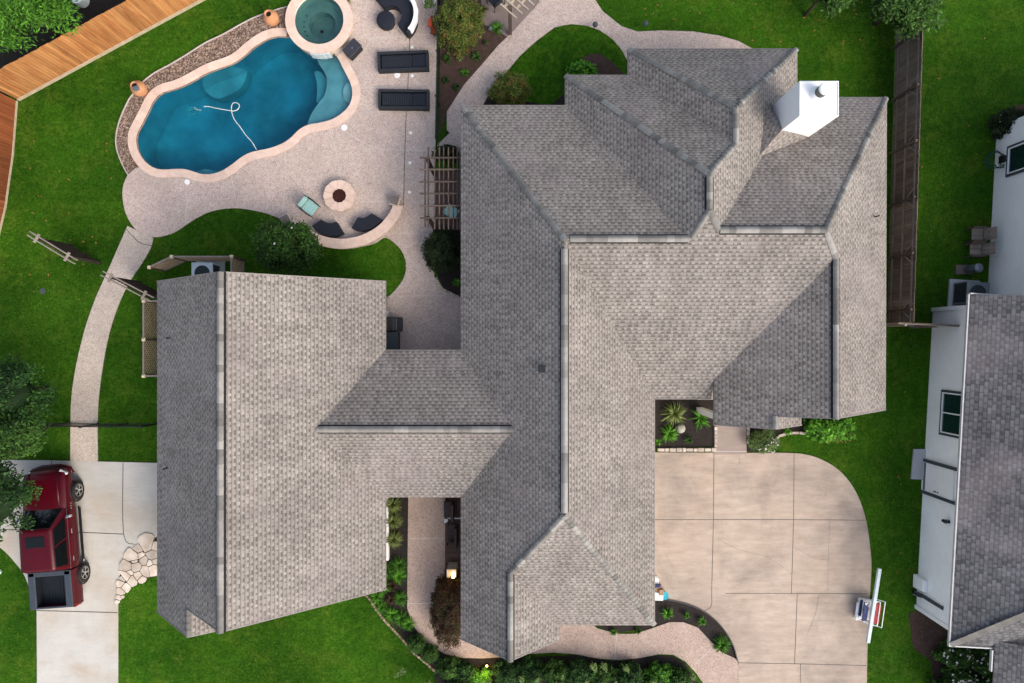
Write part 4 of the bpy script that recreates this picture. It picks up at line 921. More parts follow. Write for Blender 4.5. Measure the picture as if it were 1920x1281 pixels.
def arbor(label, pa, pb, h=2.25):
    p = G(*pa); q = G(*pb); t = thing('trellis', label, 'trellis', p); d = (q-p); L = d.length; d.normalize(); r = Vector((-d.y, d.x, 0))
    lat_panel(t, p+d*.25, q-d*.25, .1, h-.1, .16, False, 'latdark')
    b = MB()
    k = 0
    while k < L-.5:
        s = p+d*(.25+k); b.box((s.x, s.y, h*.48), (.02, .07, h*.94), math.atan2(d.y, d.x)); k += .16
    b.build('slats', M['latdark'], t)
    for s in (p+d*.3, q-d*.3):
        b = MB(); b.box((s.x, s.y, h/2), (.1, .1, h)); b.build('post', M['latdark'], t)
    for sg in (-1, 1):
        b = MB(); b.beam(p-d*.1+r*.09*sg+Vector((0, 0, h)), q+d*.1+r*.09*sg+Vector((0, 0, h)), .04, .12, .9); b.build('top_beam', M['rail'], t)
    for s in (p+d*.3, q-d*.3):
        b = MB(); b.beam(s-r*.2+Vector((0, 0, h+.04)), s+r*.2+Vector((0, 0, h+.04)), .09, .06, .7); b.build('cross_block', M['rail'], t)
    return t
arbor('dark wooden trellis standing on the lawn left of the side walkway', (125,455), (199,500))
arbor('dark wooden trellis crossing the side walkway next to the garage', (252,524), (333,566))

# ------------------------------------------------------------------ pergolas
def pergola_main():
    t = thing('pergola', 'dark timber pergola of crossed rafters over the brick nook', 'pergola', G(830, 360)); h = 2.45
    for x in (797, 803, 815, 824, 832, 841, 850, 857.5, 862):
        b = MB(); y2 = 430 if x > 805 else 426; y1 = 277 if x > 801 else 295
        b.beam(G(x, y1, h), G(x, y2, h), .045, .14); b.build('rafter', M['perg'], t)
    for y in (296, 318, 341, 363, 386, 409):
        b = MB(); b.beam(G(787, y, h+.12), G(863, y, h+.12), .05, .11); b.build('purlin', M['perg'], t)
    for (x, y) in ((802, 300), (802, 408)):
        b = MB(); p = G(x, y, h); b.box((p.x, p.y, h/2), (.13, .13, h)); b.build('post', M['latdark'], t)
pergola_main()
t = thing('pergola', 'pale slatted pergola corner at the top edge with a brown post', 'pergola', G(955, 55)); h = 2.4
for k in range(6):
    b = MB(); b.beam(G(938+k*11, 8-k*8, h+.12), G(962+k*11+6, 28-k*8+6, h+.12), .05, .1, .6); b.build('rafter', M['pergl'], t)
for k in range(4):
    b = MB(); b.beam(G(930+k*12, -10+k*10, h), G(1000+k*0, -60+k*14, h), .06, .12, .8); b.build('purlin', M['pergl'], t)
b = MB(); p = G(956, 14, h); b.box((p.x, p.y, h/2), (.16, .16, h)); b.build('post', M['perg'], t)
b = MB(); b.beam(G(944, 15, h-.05), G(980, -15, h-.05), .1, .14, .5); b.build('beam', M['pergl'], t)

# ------------------------------------------------------------------ seating
def arc(c, r, a0, a1, n=16): return [c+Vector((r*cos(R(a0+(a1-a0)*k/n)), r*sin(R(a0+(a1-a0)*k/n)), 0)) for k in range(n+1)]
sc = G(737, 38)
sofa = thing('curved_sofa', 'curved black outdoor sofa with white back cushion at the top of the deck', 'sofa', sc)
b = MB(); b.solid(arc(sc, 1.05, -52, 132)+arc(sc, .44, -52, 132)[::-1], .03, .34); b.build('base', M['wicker'], sofa, bevel=.02)
b = MB(); b.solid(arc(sc, 1.02, -51, 131)+arc(sc, .45, -51, 131)[::-1], .35, .46); b.build('seat_cushion', M['cushion'], sofa, bevel=.04, seg=3)
b = MB(); b.solid(arc(sc, 1.16, -50, 132)+arc(sc, 1.06, -50, 132)[::-1], .03, .70); b.build('back_frame', M['wicker'], sofa, bevel=.02)
b = MB(); q = arc(sc, 1.2, -42, 112, 22); w = arc(sc, 1.03, -42, 112, 22)
q = [p+(p-sc).normalized()*random.uniform(-.02, .02) for p in q]
b.solid(q+w[::-1], .42, .74); b.build('back_cushion', M['cushw'], sofa, bevel=.05, seg=3)
oc = G(726, 44.5)
ott = thing('ottoman', 'round black ottoman tucked inside the curved sofa', 'ottoman', oc)
b = MB(); b.lathe(oc, [(.36, .03), (.40, .28)], 32); b.build('base', M['wicker'], ott, shade=True)
b = MB(); b.lathe(oc, [(.40, .28), (.41, .32), (.40, .38), (.34, .41), (.001, .42)], 32); b.build('seat_cushion', M['cushion'], ott, shade=True)
bx = thing('storage_box', 'dark wicker side box with charcoal lid beside the spa', 'box', G(664, 99)); mm = Matrix.Translation(G(665, 99)) @ Matrix.Rotation(R(47), 4, 'Z')
b = MB(mm); b.box((0, 0, .22), (.72, .44, .40)); b.build('body', M['wicker'], bx, bevel=.04)
b = MB(mm); b.box((0, 0.02, .455), (.76, .5, .06)); b.build('lid', M['lid'], bx, bevel=.03)
b = MB(mm); b.lathe((0, 0, .485), [(.03, 0), (.03, .015), (.001, .015)], 12); b.build('knob', M['chrome'], bx)
def lounger(label, x, y, rz):
    c = G(x, y); t = thing('sun_lounger', label, 'sun lounger', c, 'black loungers side by side on the deck'); mm = Matrix.Translation(c) @ Matrix.Rotation(rz, 4, 'Z')
    L, W = 2.25, .86
    b = MB(mm)
    for yy in (-1, 1): b.box((0, yy*(W/2-.06), .20), (L, .12, .34))
    for xx in (-1, 1): b.box((xx*(L/2-.06), 0, .2), (.12, W-.24, .34))
    b.build('frame', M['wicker'], t, bevel=.02)
    b = MB(mm); b.box((-.29, 0, .25), (1.36, W-.30, .09)); b.build('seat_cushion', M['cushion'], t, bevel=.03)
    b = MB(mm)
    for k in range(12): b.box((-.92+k*.1, 0, .297), (.035, W-.32, .012))
    b.build('seat_slats', M['wicker'], t)
    b = MB(mm); b.box((.70, 0, .27), (.60, W-.30, .09), ry=R(-4)); b.build('head_cushion', M['cushion'], t, bevel=.03)
    for xx in (-1, 1):
        for yy in (-1, 1):
            b = MB(mm); b.box((xx*(L/2-.1), yy*(W/2-.1), .02), (.08, .08, .08)); b.build('leg', M['black'], t)
lounger('upper black sun lounger, slightly tilted, nearer the sofa', 758, 120, R(2.2)); lounger('lower black sun lounger, set straight, farther from the sofa', 759, 191, R(-.6))
# fire pit
fp = G(640, 370.5); t = thing('fire_pit', 'round pink stone fire pit filled with dark red lava rock', 'fire pit', fp)
b = MB(); b.lathe(fp, [(.62, .0), (.63, .34)], 40, .4); b.build('stone_wall', M['stonew'], t)
b = MB()
for k in range(11):
    a0, a1 = 2*pi*k/11+.008, 2*pi*(k+1)/11-.008
    vs = [fp+Vector((r_*cos(a), r_*sin(a), z)) for z in (.34, .42) for r_, a in ((.31, a0), (.68, a0), (.705, (a0+a1)/2), (.68, a1), (.31, a1))]
    b.add(vs, [(5, 6, 7, 8, 9), (0, 5, 9, 4), (1, 2, 7, 6), (2, 3, 8, 7), (0, 1, 6, 5), (3, 4, 9, 8)], random.random())
b.build('cap_stone', M['coping'], t, bevel=.008)
b = MB(); b.lathe(fp, [(.325, .415), (.31, .3), (.001, .32)], 28); b.build('bowl', M['lava'], t)
b = MB(); scatter_stones(b, arc(fp, .30, 0, 350, 24), 1100, .02, .045, .33); b.build('lava_rock', M['lava'], t)
# curved seat wall with end piers
sw = thing('seat_wall', 'low curved pink stone seat wall with square end piers', 'wall', G(642, 452))
cl = smooth(GP([(549,419),(572,436),(605,453),(643,460),(685,453),(720,433),(742,407),(750,388)]), False, 8)
b = MB(); b.wallstrip(cl, .36, 0, .40, .4); b.build('base', M['stonew'], sw)
b = MB(); n = len(cl)
for i in range(0, n-1, 4):
    seg = cl[i:min(i+5, n)]
    if len(seg) > 1: b.wallstrip(seg, .44, .40, .47, random.random())
b.build('cap_stone', M['coping'], sw)
for (x, y, a) in ((543, 416, .5), (744, 381, -.3)):
    b = MB(); p = G(x, y); b.box((p.x, p.y, .28), (.42, .42, .56), a); po = b.build('pier', M['stonew'], sw, bevel=.02)
    b = MB(); b.box((p.x, p.y, .585), (.36, .36, .05), a); b.build('pier_cap', M['flag'], po, bevel=.02)
for (lab, cc, pp) in (('left of two curved black benches inside the seat wall', (614, 430), [(585,424),(592,432),(603,440),(617,444),(630,443),(643,437),(631,416),(622,419),(612,418),(603,412)]),
                       ('right of two curved black benches inside the seat wall', (689, 417), [(659,428),(668,432),(682,433),(698,428),(709,420),(717,412),(697,400),(691,405),(682,409),(671,408)])):
    c = G(*cc); t = thing('curved_bench', lab, 'bench', c, 'curved black benches by the fire pit')
    o = [Vector((p.x, p.y, 0)) for p in GP(pp, .4)]
    b = MB(); b.solid(o, .04, .34); b.build('base', M['wicker'], t, bevel=.02)
    b = MB(); b.solid(o, .345, .43); b.build('seat_cushion', M['cushion'], t, bevel=.04, seg=3)
def patio_chair(label, loc, rz, mat='mint', group=None, cush=True, s=1.0):
    t = thing('patio_chair', label, 'chair', loc, group); mm = Matrix.Translation(loc) @ Matrix.Rotation(rz, 4, 'Z') @ Matrix.Scale(s, 4)
    fr = 'black'
    for xx in (-1, 1):
        for yy in (-.26, .26):
            b = MB(mm); b.tube([(xx*.29, yy, 0), (xx*.28, yy, .62 if yy > 0 else .42)], .018, 6); b.build('leg', M[fr], t)
        b = MB(mm); b.tube([(xx*.30, .34, .62), (xx*.32, .1, .65), (xx*.31, -.28, .60)], .022, 6); b.build('armrest', M[fr], t)
        b = MB(mm); b.tube([(xx*.26, -.26, .4), (xx*.27, -.35, .86)], .018, 6); b.build('back_post', M[fr], t)
    b = MB(mm); b.box((0, .03, .41), (.56, .56, .03)); b.build('seat_frame', M[fr], t)
    b = MB(mm); b.box((0, .04, .47), (.54, .56, .09)); b.build('seat_cushion', M[mat], t, bevel=.04, seg=3)
    b = MB(mm); b.box((0, -.30, .66), (.52, .07, .34), rx=R(10)); bc = b.build('back_cushion', M[mat], t, bevel=.035, seg=3)
    if mat == 'mint':
        for ob, pts in ((t.children[-1] if False else None, ()),): pass
        b = MB(mm)
        for i in range(3):
            for j in range(3): b.lathe((-.16+i*.16, -.12+j*.16, .512), [(.014, 0), (.012, .008), (.001, .009)], 6)
        b.build('button', M['gtrim'], t)
    return t
patio_chair('patio chair with mint tufted cushions and dark frame left of the fire pit', G(586, 392), R(-128))
patio_chair('patio chair with mint cushions under the dark pergola', G(848, 401, .07), R(55), s=.95)
patio_chair('dark metal patio chair on the terrace near the pale pergola', G(930, 8), R(40), 'wicker')

# ------------------------------------------------------------------ pots and small deck things
def urn(label, x, y, h=.78, mat='terra', extra=False):
    p = G(x, y, .02); t = thing('terracotta_urn', label, 'urn', p)
    b = MB(); b.lathe(p, [(.001, 0), (.17, 0), (.26, .12), (.33, .32), (.33, .46), (.26, .62), (.15, .70), (.135, .74), (.175, .78), (.15, .785), (.115, .74), (.12, .66), (.001, .6)], 28); b.build('body', M[mat], t, shade=True)
    b = MB(); b.disc(p+Vector((0, 0, .69)), .125, 18); b.build('mouth_shade', M['mouthdk'], t)  # near-black disc stands in for the shade inside the urn mouth
    return t
urn('smooth terracotta urn in the gravel beside the spa', 514, 41)
u = urn('terracotta urn with a stone lying at its mouth at the left bend of the pool', 269, 172)
b = MB(); b.box(G(255, 166, .82), (.26, .22, .1), .3); tag(b.build('flat_stone', M['steel'], bevel=.03), 'grey stone resting on the mouth of the left urn', 'stone')
b = MB(); b.box(G(249, 158, .7), (.22, .14, .1), .5); b.box(G(246, 155, .6), (.1, .12, .14), .1); tag(b.build('frog_ornament', M['black'], bevel=.03), 'small black ornament leaning on the left urn', 'ornament')
gr = thing('grill', 'black barbecue grill standing against the garage wall', 'grill', G(740, 608))
gx, gy = G(743, 609).xy
b = MB(); b.box((gx-.05, gy, .42), (.72, .62, .80)); b.build('cart', M['black'], gr, bevel=.02)
b = MB(); b.box((gx-.12, gy, .92), (.5, .66, .3)); b.build('lid', M['black'], gr, bevel=.09, seg=4)
b = MB(); b.box((gx+.25, gy, .84), (.26, .62, .05)); b.build('side_shelf', M['wicker'], gr, bevel=.01)
b = MB(); b.tube([(gx+.16, gy-.24, .98), (gx+.16, gy+.24, .98)], .015, 8); b.build('handle', M['steel'], gr)
ct = thing('prep_cart', 'dark slate-topped outdoor counter below the grill', 'counter', G(738, 642))
cx_, cy_ = G(738, 641).xy
b = MB(); b.box((cx_, cy_, .42), (.60, .80, .84)); b.build('body', M['black'], ct, bevel=.01)
b = MB(); b.box((cx_, cy_, .865), (.66, .84, .05)); b.build('top', M['gtrim'], ct, bevel=.01)
# towels on the fence
b = MB(); p = G(815, 57); 
for k in range(5): b.box((p.x+random.uniform(-.12, .08), p.y+random.uniform(-.16, .18), .2+.12*k), (.18, .34, .1), random.uniform(-.5, .5), rx=random.uniform(-.4, .4))
b.build('x', M['orange']); o = list(COL.objects)[-1]; o.name = 'pool_toy'; tag(o, 'crumpled orange and black pool toy against the black fence', 'toy')
tp = thing('potted_plant', 'grey leafy plant in a white wire planter at the top edge', 'plant', G(807, 8))
b = MB(); c = G(807, 8); 
for z, rr in ((.05, .16), (.3, .24), (.42, .28)): b.tube([c+Vector((rr*cos(2*pi*k/20), rr*sin(2*pi*k/20), z)) for k in range(21)], .012, 5, cap=False)
for k in range(8): b.tube([c+Vector((.16*cos(2*pi*k/8), .16*sin(2*pi*k/8), .05)), c+Vector((.28*cos(2*pi*k/8), .28*sin(2*pi*k/8), .42))], .008, 4)
b.build('planter', M['white'], tp)
PP = tp
# path lights
for (x, y, lb) in ((1114,54,'black dome path light on the rim of the small lawn panel'),(1207,52,'black dome path light at the edge of the north lawn'),(919,61,'black dome path light beside the fence bed plant')):
    c = G(x, y); t = thing('path_light', lb, 'path light', c)
    b = MB(); b.tube([c, c+Vector((0, 0, .42))], .015, 8); b.build('stake', M['black'], t)
    b = MB(); b.lathe(c, [(.125, .40), (.12, .43), (.06, .5), (.001, .52)], 20); b.build('lamp_shade', M['gtrim'], t, shade=True)
# air conditioners
def ac(label, loc, rz, w=.92, h=.85, cm='acw'):
    t = thing('air_conditioner', label, 'air conditioner', loc); mm = Matrix.Translation(loc) @ Matrix.Rotation(rz, 4, 'Z')
    b = MB(mm); b.box((0, 0, .04), (w+.35, w+.35, .08)); b.build('pad', M['padc'], t)
    b = MB(mm); b.box((0, 0, h/2+.06), (w-.02, w-.02, h-.06)); b.build('grille', M['acd'], t, bevel=.08)
    b = MB(mm)
    for z in (.1, h): b.slab([(math.copysign(w/2-.0, c)*1, math.copysign(w/2, s_)) for c, s_ in ((1, 1), (-1, 1), (-1, -1), (1, -1))], z, z+.05, [[(w*.37*cos(-2*pi*k/24), w*.37*sin(-2*pi*k/24)) for k in range(24)]] if z > .5 else ())
    for xx in (-1, 1):
        for yy in (-1, 1): b.box((xx*(w/2-.05), yy*(w/2-.05), h/2), (.09, .09, h))
    b.build('casing', M[cm], t, bevel=.03)
    b = MB(mm)
    for k in range(4):
        a = k*pi/2+.4; b.add([(0.06*cos(a), .06*sin(a), h-.1), (w*.34*cos(a-.28), w*.34*sin(a-.28), h-.12), (w*.34*cos(a+.32), w*.34*sin(a+.32), h-.06)], [(0, 1, 2)], .7)
    b.lathe((0, 0, h-.12), [(.09, 0), (.09, .08), (.001, .09)], 12); b.build('fan', M['steel'], t)
    b = MB(mm)
    for rr in (.1, .2, .3): b.tube([(rr*w/.9*cos(2*pi*k/24), rr*w/.9*sin(2*pi*k/24), h+.04) for k in range(25)], .005, 4, cap=False)
    for k in range(12): a = 2*pi*k/12; b.tube([(.05*cos(a), .05*sin(a), h+.04), (w*.37*cos(a), w*.37*sin(a), h+.04)], .004, 4)
    b.build('fan_guard', M['black'], t)
ac('pale blue-grey air conditioner half hidden behind the garage roof edge', G(396, 516), 0)
ac('dark air conditioner beside the neighbour wall at the corner', G(1805, 553, 0), R(-4), .98, .95, 'steel')
# neighbour yard things
def slat_chair(label, loc, rz):
    t = thing('slatted_chair', label, 'chair', loc, 'weathered chairs on the neighbour lawn'); mm = Matrix.Translation(loc) @ Matrix.Rotation(rz, 4, 'Z')
    b = MB(mm)
    for k in range(6): b.box((-.22+k*.088, .05, .44), (.078, .5, .025))
    b.build('seat', M['rail'], t)
    b = MB(mm)
    for k in range(6): b.box((-.22+k*.088, -.30, .76), (.078, .03, .6), rx=R(16))
    b.build('backrest', M['rail'], t)
    for xx in (-1, 1):
        b = MB(mm); b.box((xx*.29, .06, .64), (.09, .58, .035)); b.build('armrest', M['perg'], t)
        for yy in (-.25, .30):
            b = MB(mm); b.box((xx*.28, yy, .32), (.06, .06, .64)); b.build('leg', M['perg'], t)
    return t
slat_chair('upper of two weathered slatted chairs backed against the neighbour wall', G(1822, 443), R(90)); slat_chair('lower of two weathered slatted chairs backed against the neighbour wall', G(1819, 471), R(90))
t = thing('smoker', 'small grey gas bottle heater on a paver beside the neighbour wall', 'heater', G(1808, 506)); c = G(1812, 506)
b = MB(); b.box((c.x-.15, c.y, .05), (.75, .42, .1)); b.build('paver', M['flag'], t, bevel=.01)
b = MB(); b.lathe(c, [(.17, .1), (.19, .2), (.19, .6), (.1, .68), (.1, .74)], 20); b.build('tank', M['steel'], t, shade=True)
b = MB(); b.lathe(c, [(.2, .74), (.21, .8), (.16, .86), (.001, .88)], 22); b.build('lid', M['steel'], t, shade=True)
t = thing('hose_reel', 'dark green coiled garden hose on the neighbour wall corner', 'hose', G(1853, 310)); c = G(1853, 305, 0)
b = MB()
for k in range(5): b.tube([c+Vector((.0+random.uniform(-.1, .12)+(.28+.03*k)*cos(2*pi*i/22), (.34+.02*k)*sin(2*pi*i/22), .35+.06*k+.15*sin(2*pi*i/22+k))) for i in range(23)], .016, 5, cap=False)
b.build('hose', M['latdark'] if False else mk('green_hose', (.01,.08,.06)), t)
b = MB(); b.box((c.x+.3, c.y-.0, .55), (.26, .3, .3)); b.build('reel_bracket', M['black'], t, bevel=.02)
t = thing('hose_box', 'white plastic hose box leaning on the neighbour wall', 'box', G(1715, 1090)); c = G(1716, 1088)
b = MB(); b.box((c.x, c.y+.0, .4), (.28, .62, .75), R(-3), taper=.85); b.build('body', M['trimw'], t, bevel=.06)
b = MB(); b.tube([(c.x-.1, c.y-.5, .05), (c.x-.25, c.y-.5, .3), (c.x+.15, c.y-.62, .35)], .07, 7); b.tube([(c.x-.2, c.y-.35, .3), (c.x+.1, c.y-.6, .5)], .05, 7); tag(b.build('watering_can', M['black']), 'black garden hose bundle on the ground below the white hose box', 'hose')
# white plank across folded chairs
st = G(1622, 1140); t = thing('folding_chairs', 'stack of red, white and blue folded lawn chairs at the driveway edge', 'folding chairs', st)
mm = Matrix.Translation(st) @ Matrix.Rotation(R(-8), 4, 'Z')
def fold(b, x, z, L=1.15, tilt=.0):
    for yy in (-L/2, L/2): b.beam((x, yy, z), (x+.32, yy, z+.12+tilt), .03, .03)
    b.beam((x, -L/2, z), (x, L/2, z), .03, .03); b.beam((x+.32, -L/2, z+.12+tilt), (x+.32, L/2, z+.12+tilt), .03, .03)
b = MB(mm)
for k in range(4): fold(b, -.42+k*.2, .35+.1*(k % 3), .9+.08*k, random.uniform(-.1, .2))
for k in range(6): b.tube([(-.5+random.uniform(0, .9), -.5, .1), (-.4+random.uniform(0, .9), .45, .6)], .014, 5)
b.build('frame', M['white'], t)
b = MB(mm); b.box((-.25, 0, .50), (.26, .82, .04), ry=.3); b.box((-.42, .1, .4), (.1, .7, .05)); 
b.build('blue_webbing', M['navy'], t)
b = MB(mm); b.box((.10, .02, .62), (.24, .9, .04), ry=-.2); b.box((.36, -.05, .5), (.14, .8, .04), ry=.5); b.build('red_webbing', M['redc'], t)
b = MB(mm); b.box((-.5, -.1, .3), (.12, .8, .12)); b.box((0, 0, .12), (.8, .9, .2)); b.build('bag', M['cushw'], t, bevel=.04)
for k in range(7): pass
b = MB(); b.beam(G(1649, 1066, .95), G(1627, 1205, .95), .15, .12, .5); tag(b.build('white_plank', M['acw'], bevel=.015), 'long pale white plank lying across the folded lawn chairs', 'plank')
# things beside the pink driveway and garage wall
t = thing('moving_boxes', 'cardboard and white boxes piled at the roof edge by pink driveway', 'boxes', G(1232, 1106))
for (x, y, z, w, d_, h_, m_) in ((1226,1098,.2,.5,.35,.4,'cardb'),(1230,1112,.22,.45,.35,.44,'white'),(1224,1086,.18,.4,.3,.36,'white'),(1228,1092,.45,.3,.12,.1,'navy'),(1236,1104,.35,.2,.25,.3,'cardb')):
    b = MB(); p = G(x, y); b.box((p.x, p.y, z), (w, d_, h_), random.uniform(-.15, .15)); b.build('box', M[m_], t, bevel=.01)
b = MB()
for k in range(4): b.beam(G(1222, 1082+k*3, .62), G(1233, 1082+k*3, .62), .03, .02)
b.build('slats', M['white'], t)
b = MB(); c = G(1243, 1112); b.lathe(c, [(.12, .05), (.17, .34), (.18, .35), (.001, .34)], 20); tag(b.build('bucket', M['bluep'], shade=False), 'aqua blue round bucket beside the pile of boxes', 'bucket')
# porch details: dark timber bench, wall lamp on a pier
t = thing('porch_bench', 'dark wooden bench and table in the shade of the porch', 'bench', G(850, 985))
for (x, y, z, w, d_, h_) in ((846,950,.5,.55,.7,.1),(852,950,.9,.12,.7,.7),(851,997,.45,.5,.9,.08),(858,997,.85,.1,.9,.6)):
    b = MB(); p = G(x, y); b.box((p.x, p.y, z), (w, d_, h_)); b.build('seat' if h_ < .2 else 'backrest', M['brownw'], t, bevel=.01)
for (x, y) in ((838,936),(838,965),(840,977),(840,1016)):
    b = MB(); p = G(x, y); b.box((p.x, p.y, .3), (.07, .07, .5)); b.build('leg', M['brownw'], t)
b = MB()
for k in range(9): b.beam(G(840, 1018+k*3.2, .75), G(866, 1018+k*3.2, .75), .05, .03)
b.build('slatted_top', M['brownw'], t)
b = MB(); b.beam(G(834, 972, .2), G(866, 972, .2), .05, .05); b.box(G(837, 976, .25), (.16, .16, .2)); tag(b.build('porch_step_trim', M['white']), 'white step edge with small block beside the porch bench', 'trim')
pr = thing('lamp_pier', 'stone porch pier with a glowing warm lantern', 'lamp', G(852, 1060))
p = G(848, 1060); b = MB(); b.box((p.x+.06, p.y, .55), (.42, .36, 1.1)); b.build('pier', M['wallh'], pr, bevel=.02)
b = MB(); b.box((p.x+.16, p.y, 1.28), (.12, .2, .26)); b.build('lantern', M['lamp'], pr, bevel=.02)
b = MB(); b.box((p.x+.16, p.y, 1.43), (.05, .08, .03)); b.build('lantern_cap', M['black'], pr)
ld = bpy.data.lights.new('lantern_light', 'POINT'); ld.energy = 2.5; ld.color = (1, .62, .25); ld.shadow_soft_size = .08; lo_ = bpy.data.objects.new('lantern_light', ld); COL.objects.link(lo_); lo_.parent = pr; lo_.location = Vector((p.x-.15, p.y, 1.55))-ORG[pr]
ul = thing('uplight', 'glowing warm garden uplight among bottom hedge leaves', 'garden light', G(913, 1253)); p = G(913, 1246)
b = MB(); b.lathe(p, [(.05, .03), (.07, .16), (.06, .16), (.001, .1)], 14); b.build('housing', M['black'], ul)
b = MB(); b.disc(p+Vector((0, 0, .15)), .055, 14); b.build('lens', M['flame'], ul)
ld = bpy.data.lights.new('uplight_light', 'POINT'); ld.energy = 16; ld.color = (1, .70, .28); ld.shadow_soft_size = .06; lo_ = bpy.data.objects.new('uplight_light', ld); COL.objects.link(lo_); lo_.parent = ul; lo_.location = (0, .1, .75)
t = thing('ground_cable_box', 'small pale utility box lid flush in the left lawn', 'lid', G(80, 545)); b = MB(); b.lathe(G(80, 546), [(.13, 0), (.13, .01), (.001, .012)], 14); b.build('lid', M['gtrim'], t)
b = MB(); b.lathe(G(-2, 1072), [(.13, .0), (.13, .12), (.001, .13)], 14); tag(b.build('valve_cover', M['acw']), 'pale round valve cover at left edge beside the driveway', 'lid')
b = MB(); b.lathe(G(156, 3), [(.3, .0), (.32, .5), (.001, .52)], 18); tag(b.build('plastic_tub', M['acw']), 'pale blue tub in the dark alley behind the cedar fence', 'tub')
b = MB(); b.box(G(1683, 191, .02)+Vector((0,0,.02)), (.06,.06,.06)); b.build('x', M['white']); o = list(COL.objects)[-1]; o.name = 'fence_tag'; tag(o, 'tiny white scrap at the foot of the dark side fence', 'scrap')
# downspout at garage court corner
b = MB(); b.beam(G(717, 1052, .12), G(727, 1038, .06), .09, .07, .5); tag(b.build('downspout_elbow', M['rail']), 'grey downspout elbow on the planted bed by the garage', 'downspout')
# ------------------------------------------------------------------ pickup truck
tl = Vector((-19.98, -8.44, 0.05)); TM = Matrix.Translation(tl) @ Matrix.Rotation(R(4.4), 4, 'Z')
tk = thing('pickup_truck', 'dark red crew-cab pickup truck with open bed parked on the left driveway', 'truck', tl)
def loft(b, st, tint=.5):
    n = 0; vs = []; fs = []
    for y, w, zb, zm, zt in st:
        half = [(w*.86, zb), (w*.97, zb+.10), (w, (zb+zm)/2), (w*.985, zm-.04), (w*.94, zm+.03), (w*.80, zt-.035), (w*.45, zt), (0, zt+.01)]
        ring = [(x, y, z) for x, z in half]+[(-x, y, z) for x, z in half[-2::-1]]
        n = len(ring); vs += ring
    for i in range(len(st)-1):
        for k in range(n-1): fs.append((i*n+k, i*n+k+1, (i+1)*n+k+1, (i+1)*n+k))
    b.add(vs, fs, tint); b.add(vs[:n], [tuple(range(n))[::-1]], tint); b.add(vs[-n:], [tuple(range(n))], tint)
b = MB(TM)
loft(b, [(2.92,.60,.52,.80,.86),(2.86,.80,.46,.88,.95),(2.72,.92,.44,.97,1.06),(2.40,.975,.46,1.03,1.15),(1.9,.99,.48,1.07,1.21),(1.35,.99,.46,1.09,1.25),(1.15,.99,.42,1.10,1.22),(0,.99,.40,1.11,1.20),(-1.38,.99,.42,1.12,1.20)][::-1])
body = b.build('body', M['red'], tk, shade=True)
body.data.shade_smooth() if hasattr(body.data, 'shade_smooth') else None
for sx in (-1, 1): b = MB(TM); b.tube([(sx*.62, 2.75, 1.03), (sx*.66, 2.2, 1.19), (sx*.72, 1.4, 1.26)], [.04, .05, .05], 8); b.build('hood_crease', M['red'], body, shade=True)
b = MB(TM)
lo4 = [(-.93, 1.32, 1.14), (.93, 1.32, 1.14), (.94, -1.40, 1.14), (-.94, -1.40, 1.14)]; hi4 = [(-.66, .50, 1.86), (.66, .50, 1.86), (.70, -1.24, 1.87), (-.70, -1.24, 1.87)]
b.add(lo4+hi4, [(0, 4, 5, 1)[::-1], (1, 5, 6, 2)[::-1], (2, 6, 7, 3)[::-1], (3, 7, 4, 0)[::-1], (7, 6, 5, 4)[::-1]], .5)
cabm = b.build('cab', M['red'], tk, bevel=.13, seg=5); cabm.data.shade_smooth()
def quad_on(a, b_, c, d, u0, u1, v0, v1, out):
    a, b_, c, d = map(Vector, (a, b_, c, d)); n = (b_-a).cross(d-a).normalized()
    def P(u, v): return (a.lerp(b_, u)).lerp(d.lerp(c, u), v)
    pts = [P(u0, v0), P(u1, v0), P(u1, v1), P(u0, v1)]
    return [p+n*out for p in pts]
def glass(a, b_, c, d, u0, u1, v0, v1, name='window', out=.012, mat='cglass'):
    g = MB(TM); q = quad_on(a, b_, c, d, u0, u1, v0, v1, out); q2 = quad_on(a, b_, c, d, u0, u1, v0, v1, -.01)
    g.add(q+q2, [(0, 1, 2, 3), (0, 4, 5, 1), (1, 5, 6, 2), (2, 6, 7, 3), (3, 7, 4, 0)], .5); return g.build(name, M[mat], cabm, bevel=.01)
glass(lo4[1], lo4[0], hi4[0], hi4[1], .05, .95, .10, .93, 'windshield')
glass(lo4[2], lo4[1], hi4[1], hi4[2], .08, .50, .14, .86); glass(lo4[2], lo4[1], hi4[1], hi4[2], .53, .90, .14, .86)
glass(lo4[0], lo4[3], hi4[3], hi4[0], .10, .47, .14, .86); glass(lo4[0], lo4[3], hi4[3], hi4[0], .50, .92, .14, .86)
glass(lo4[3], lo4[2], hi4[2], hi4[3], .12, .88, .2, .85, 'rear_window')
b = MB(TM); b.box((0, .02, 1.872), (.80, .46, .012)); b.build('sunroof', M['cglass'], cabm, bevel=.004)
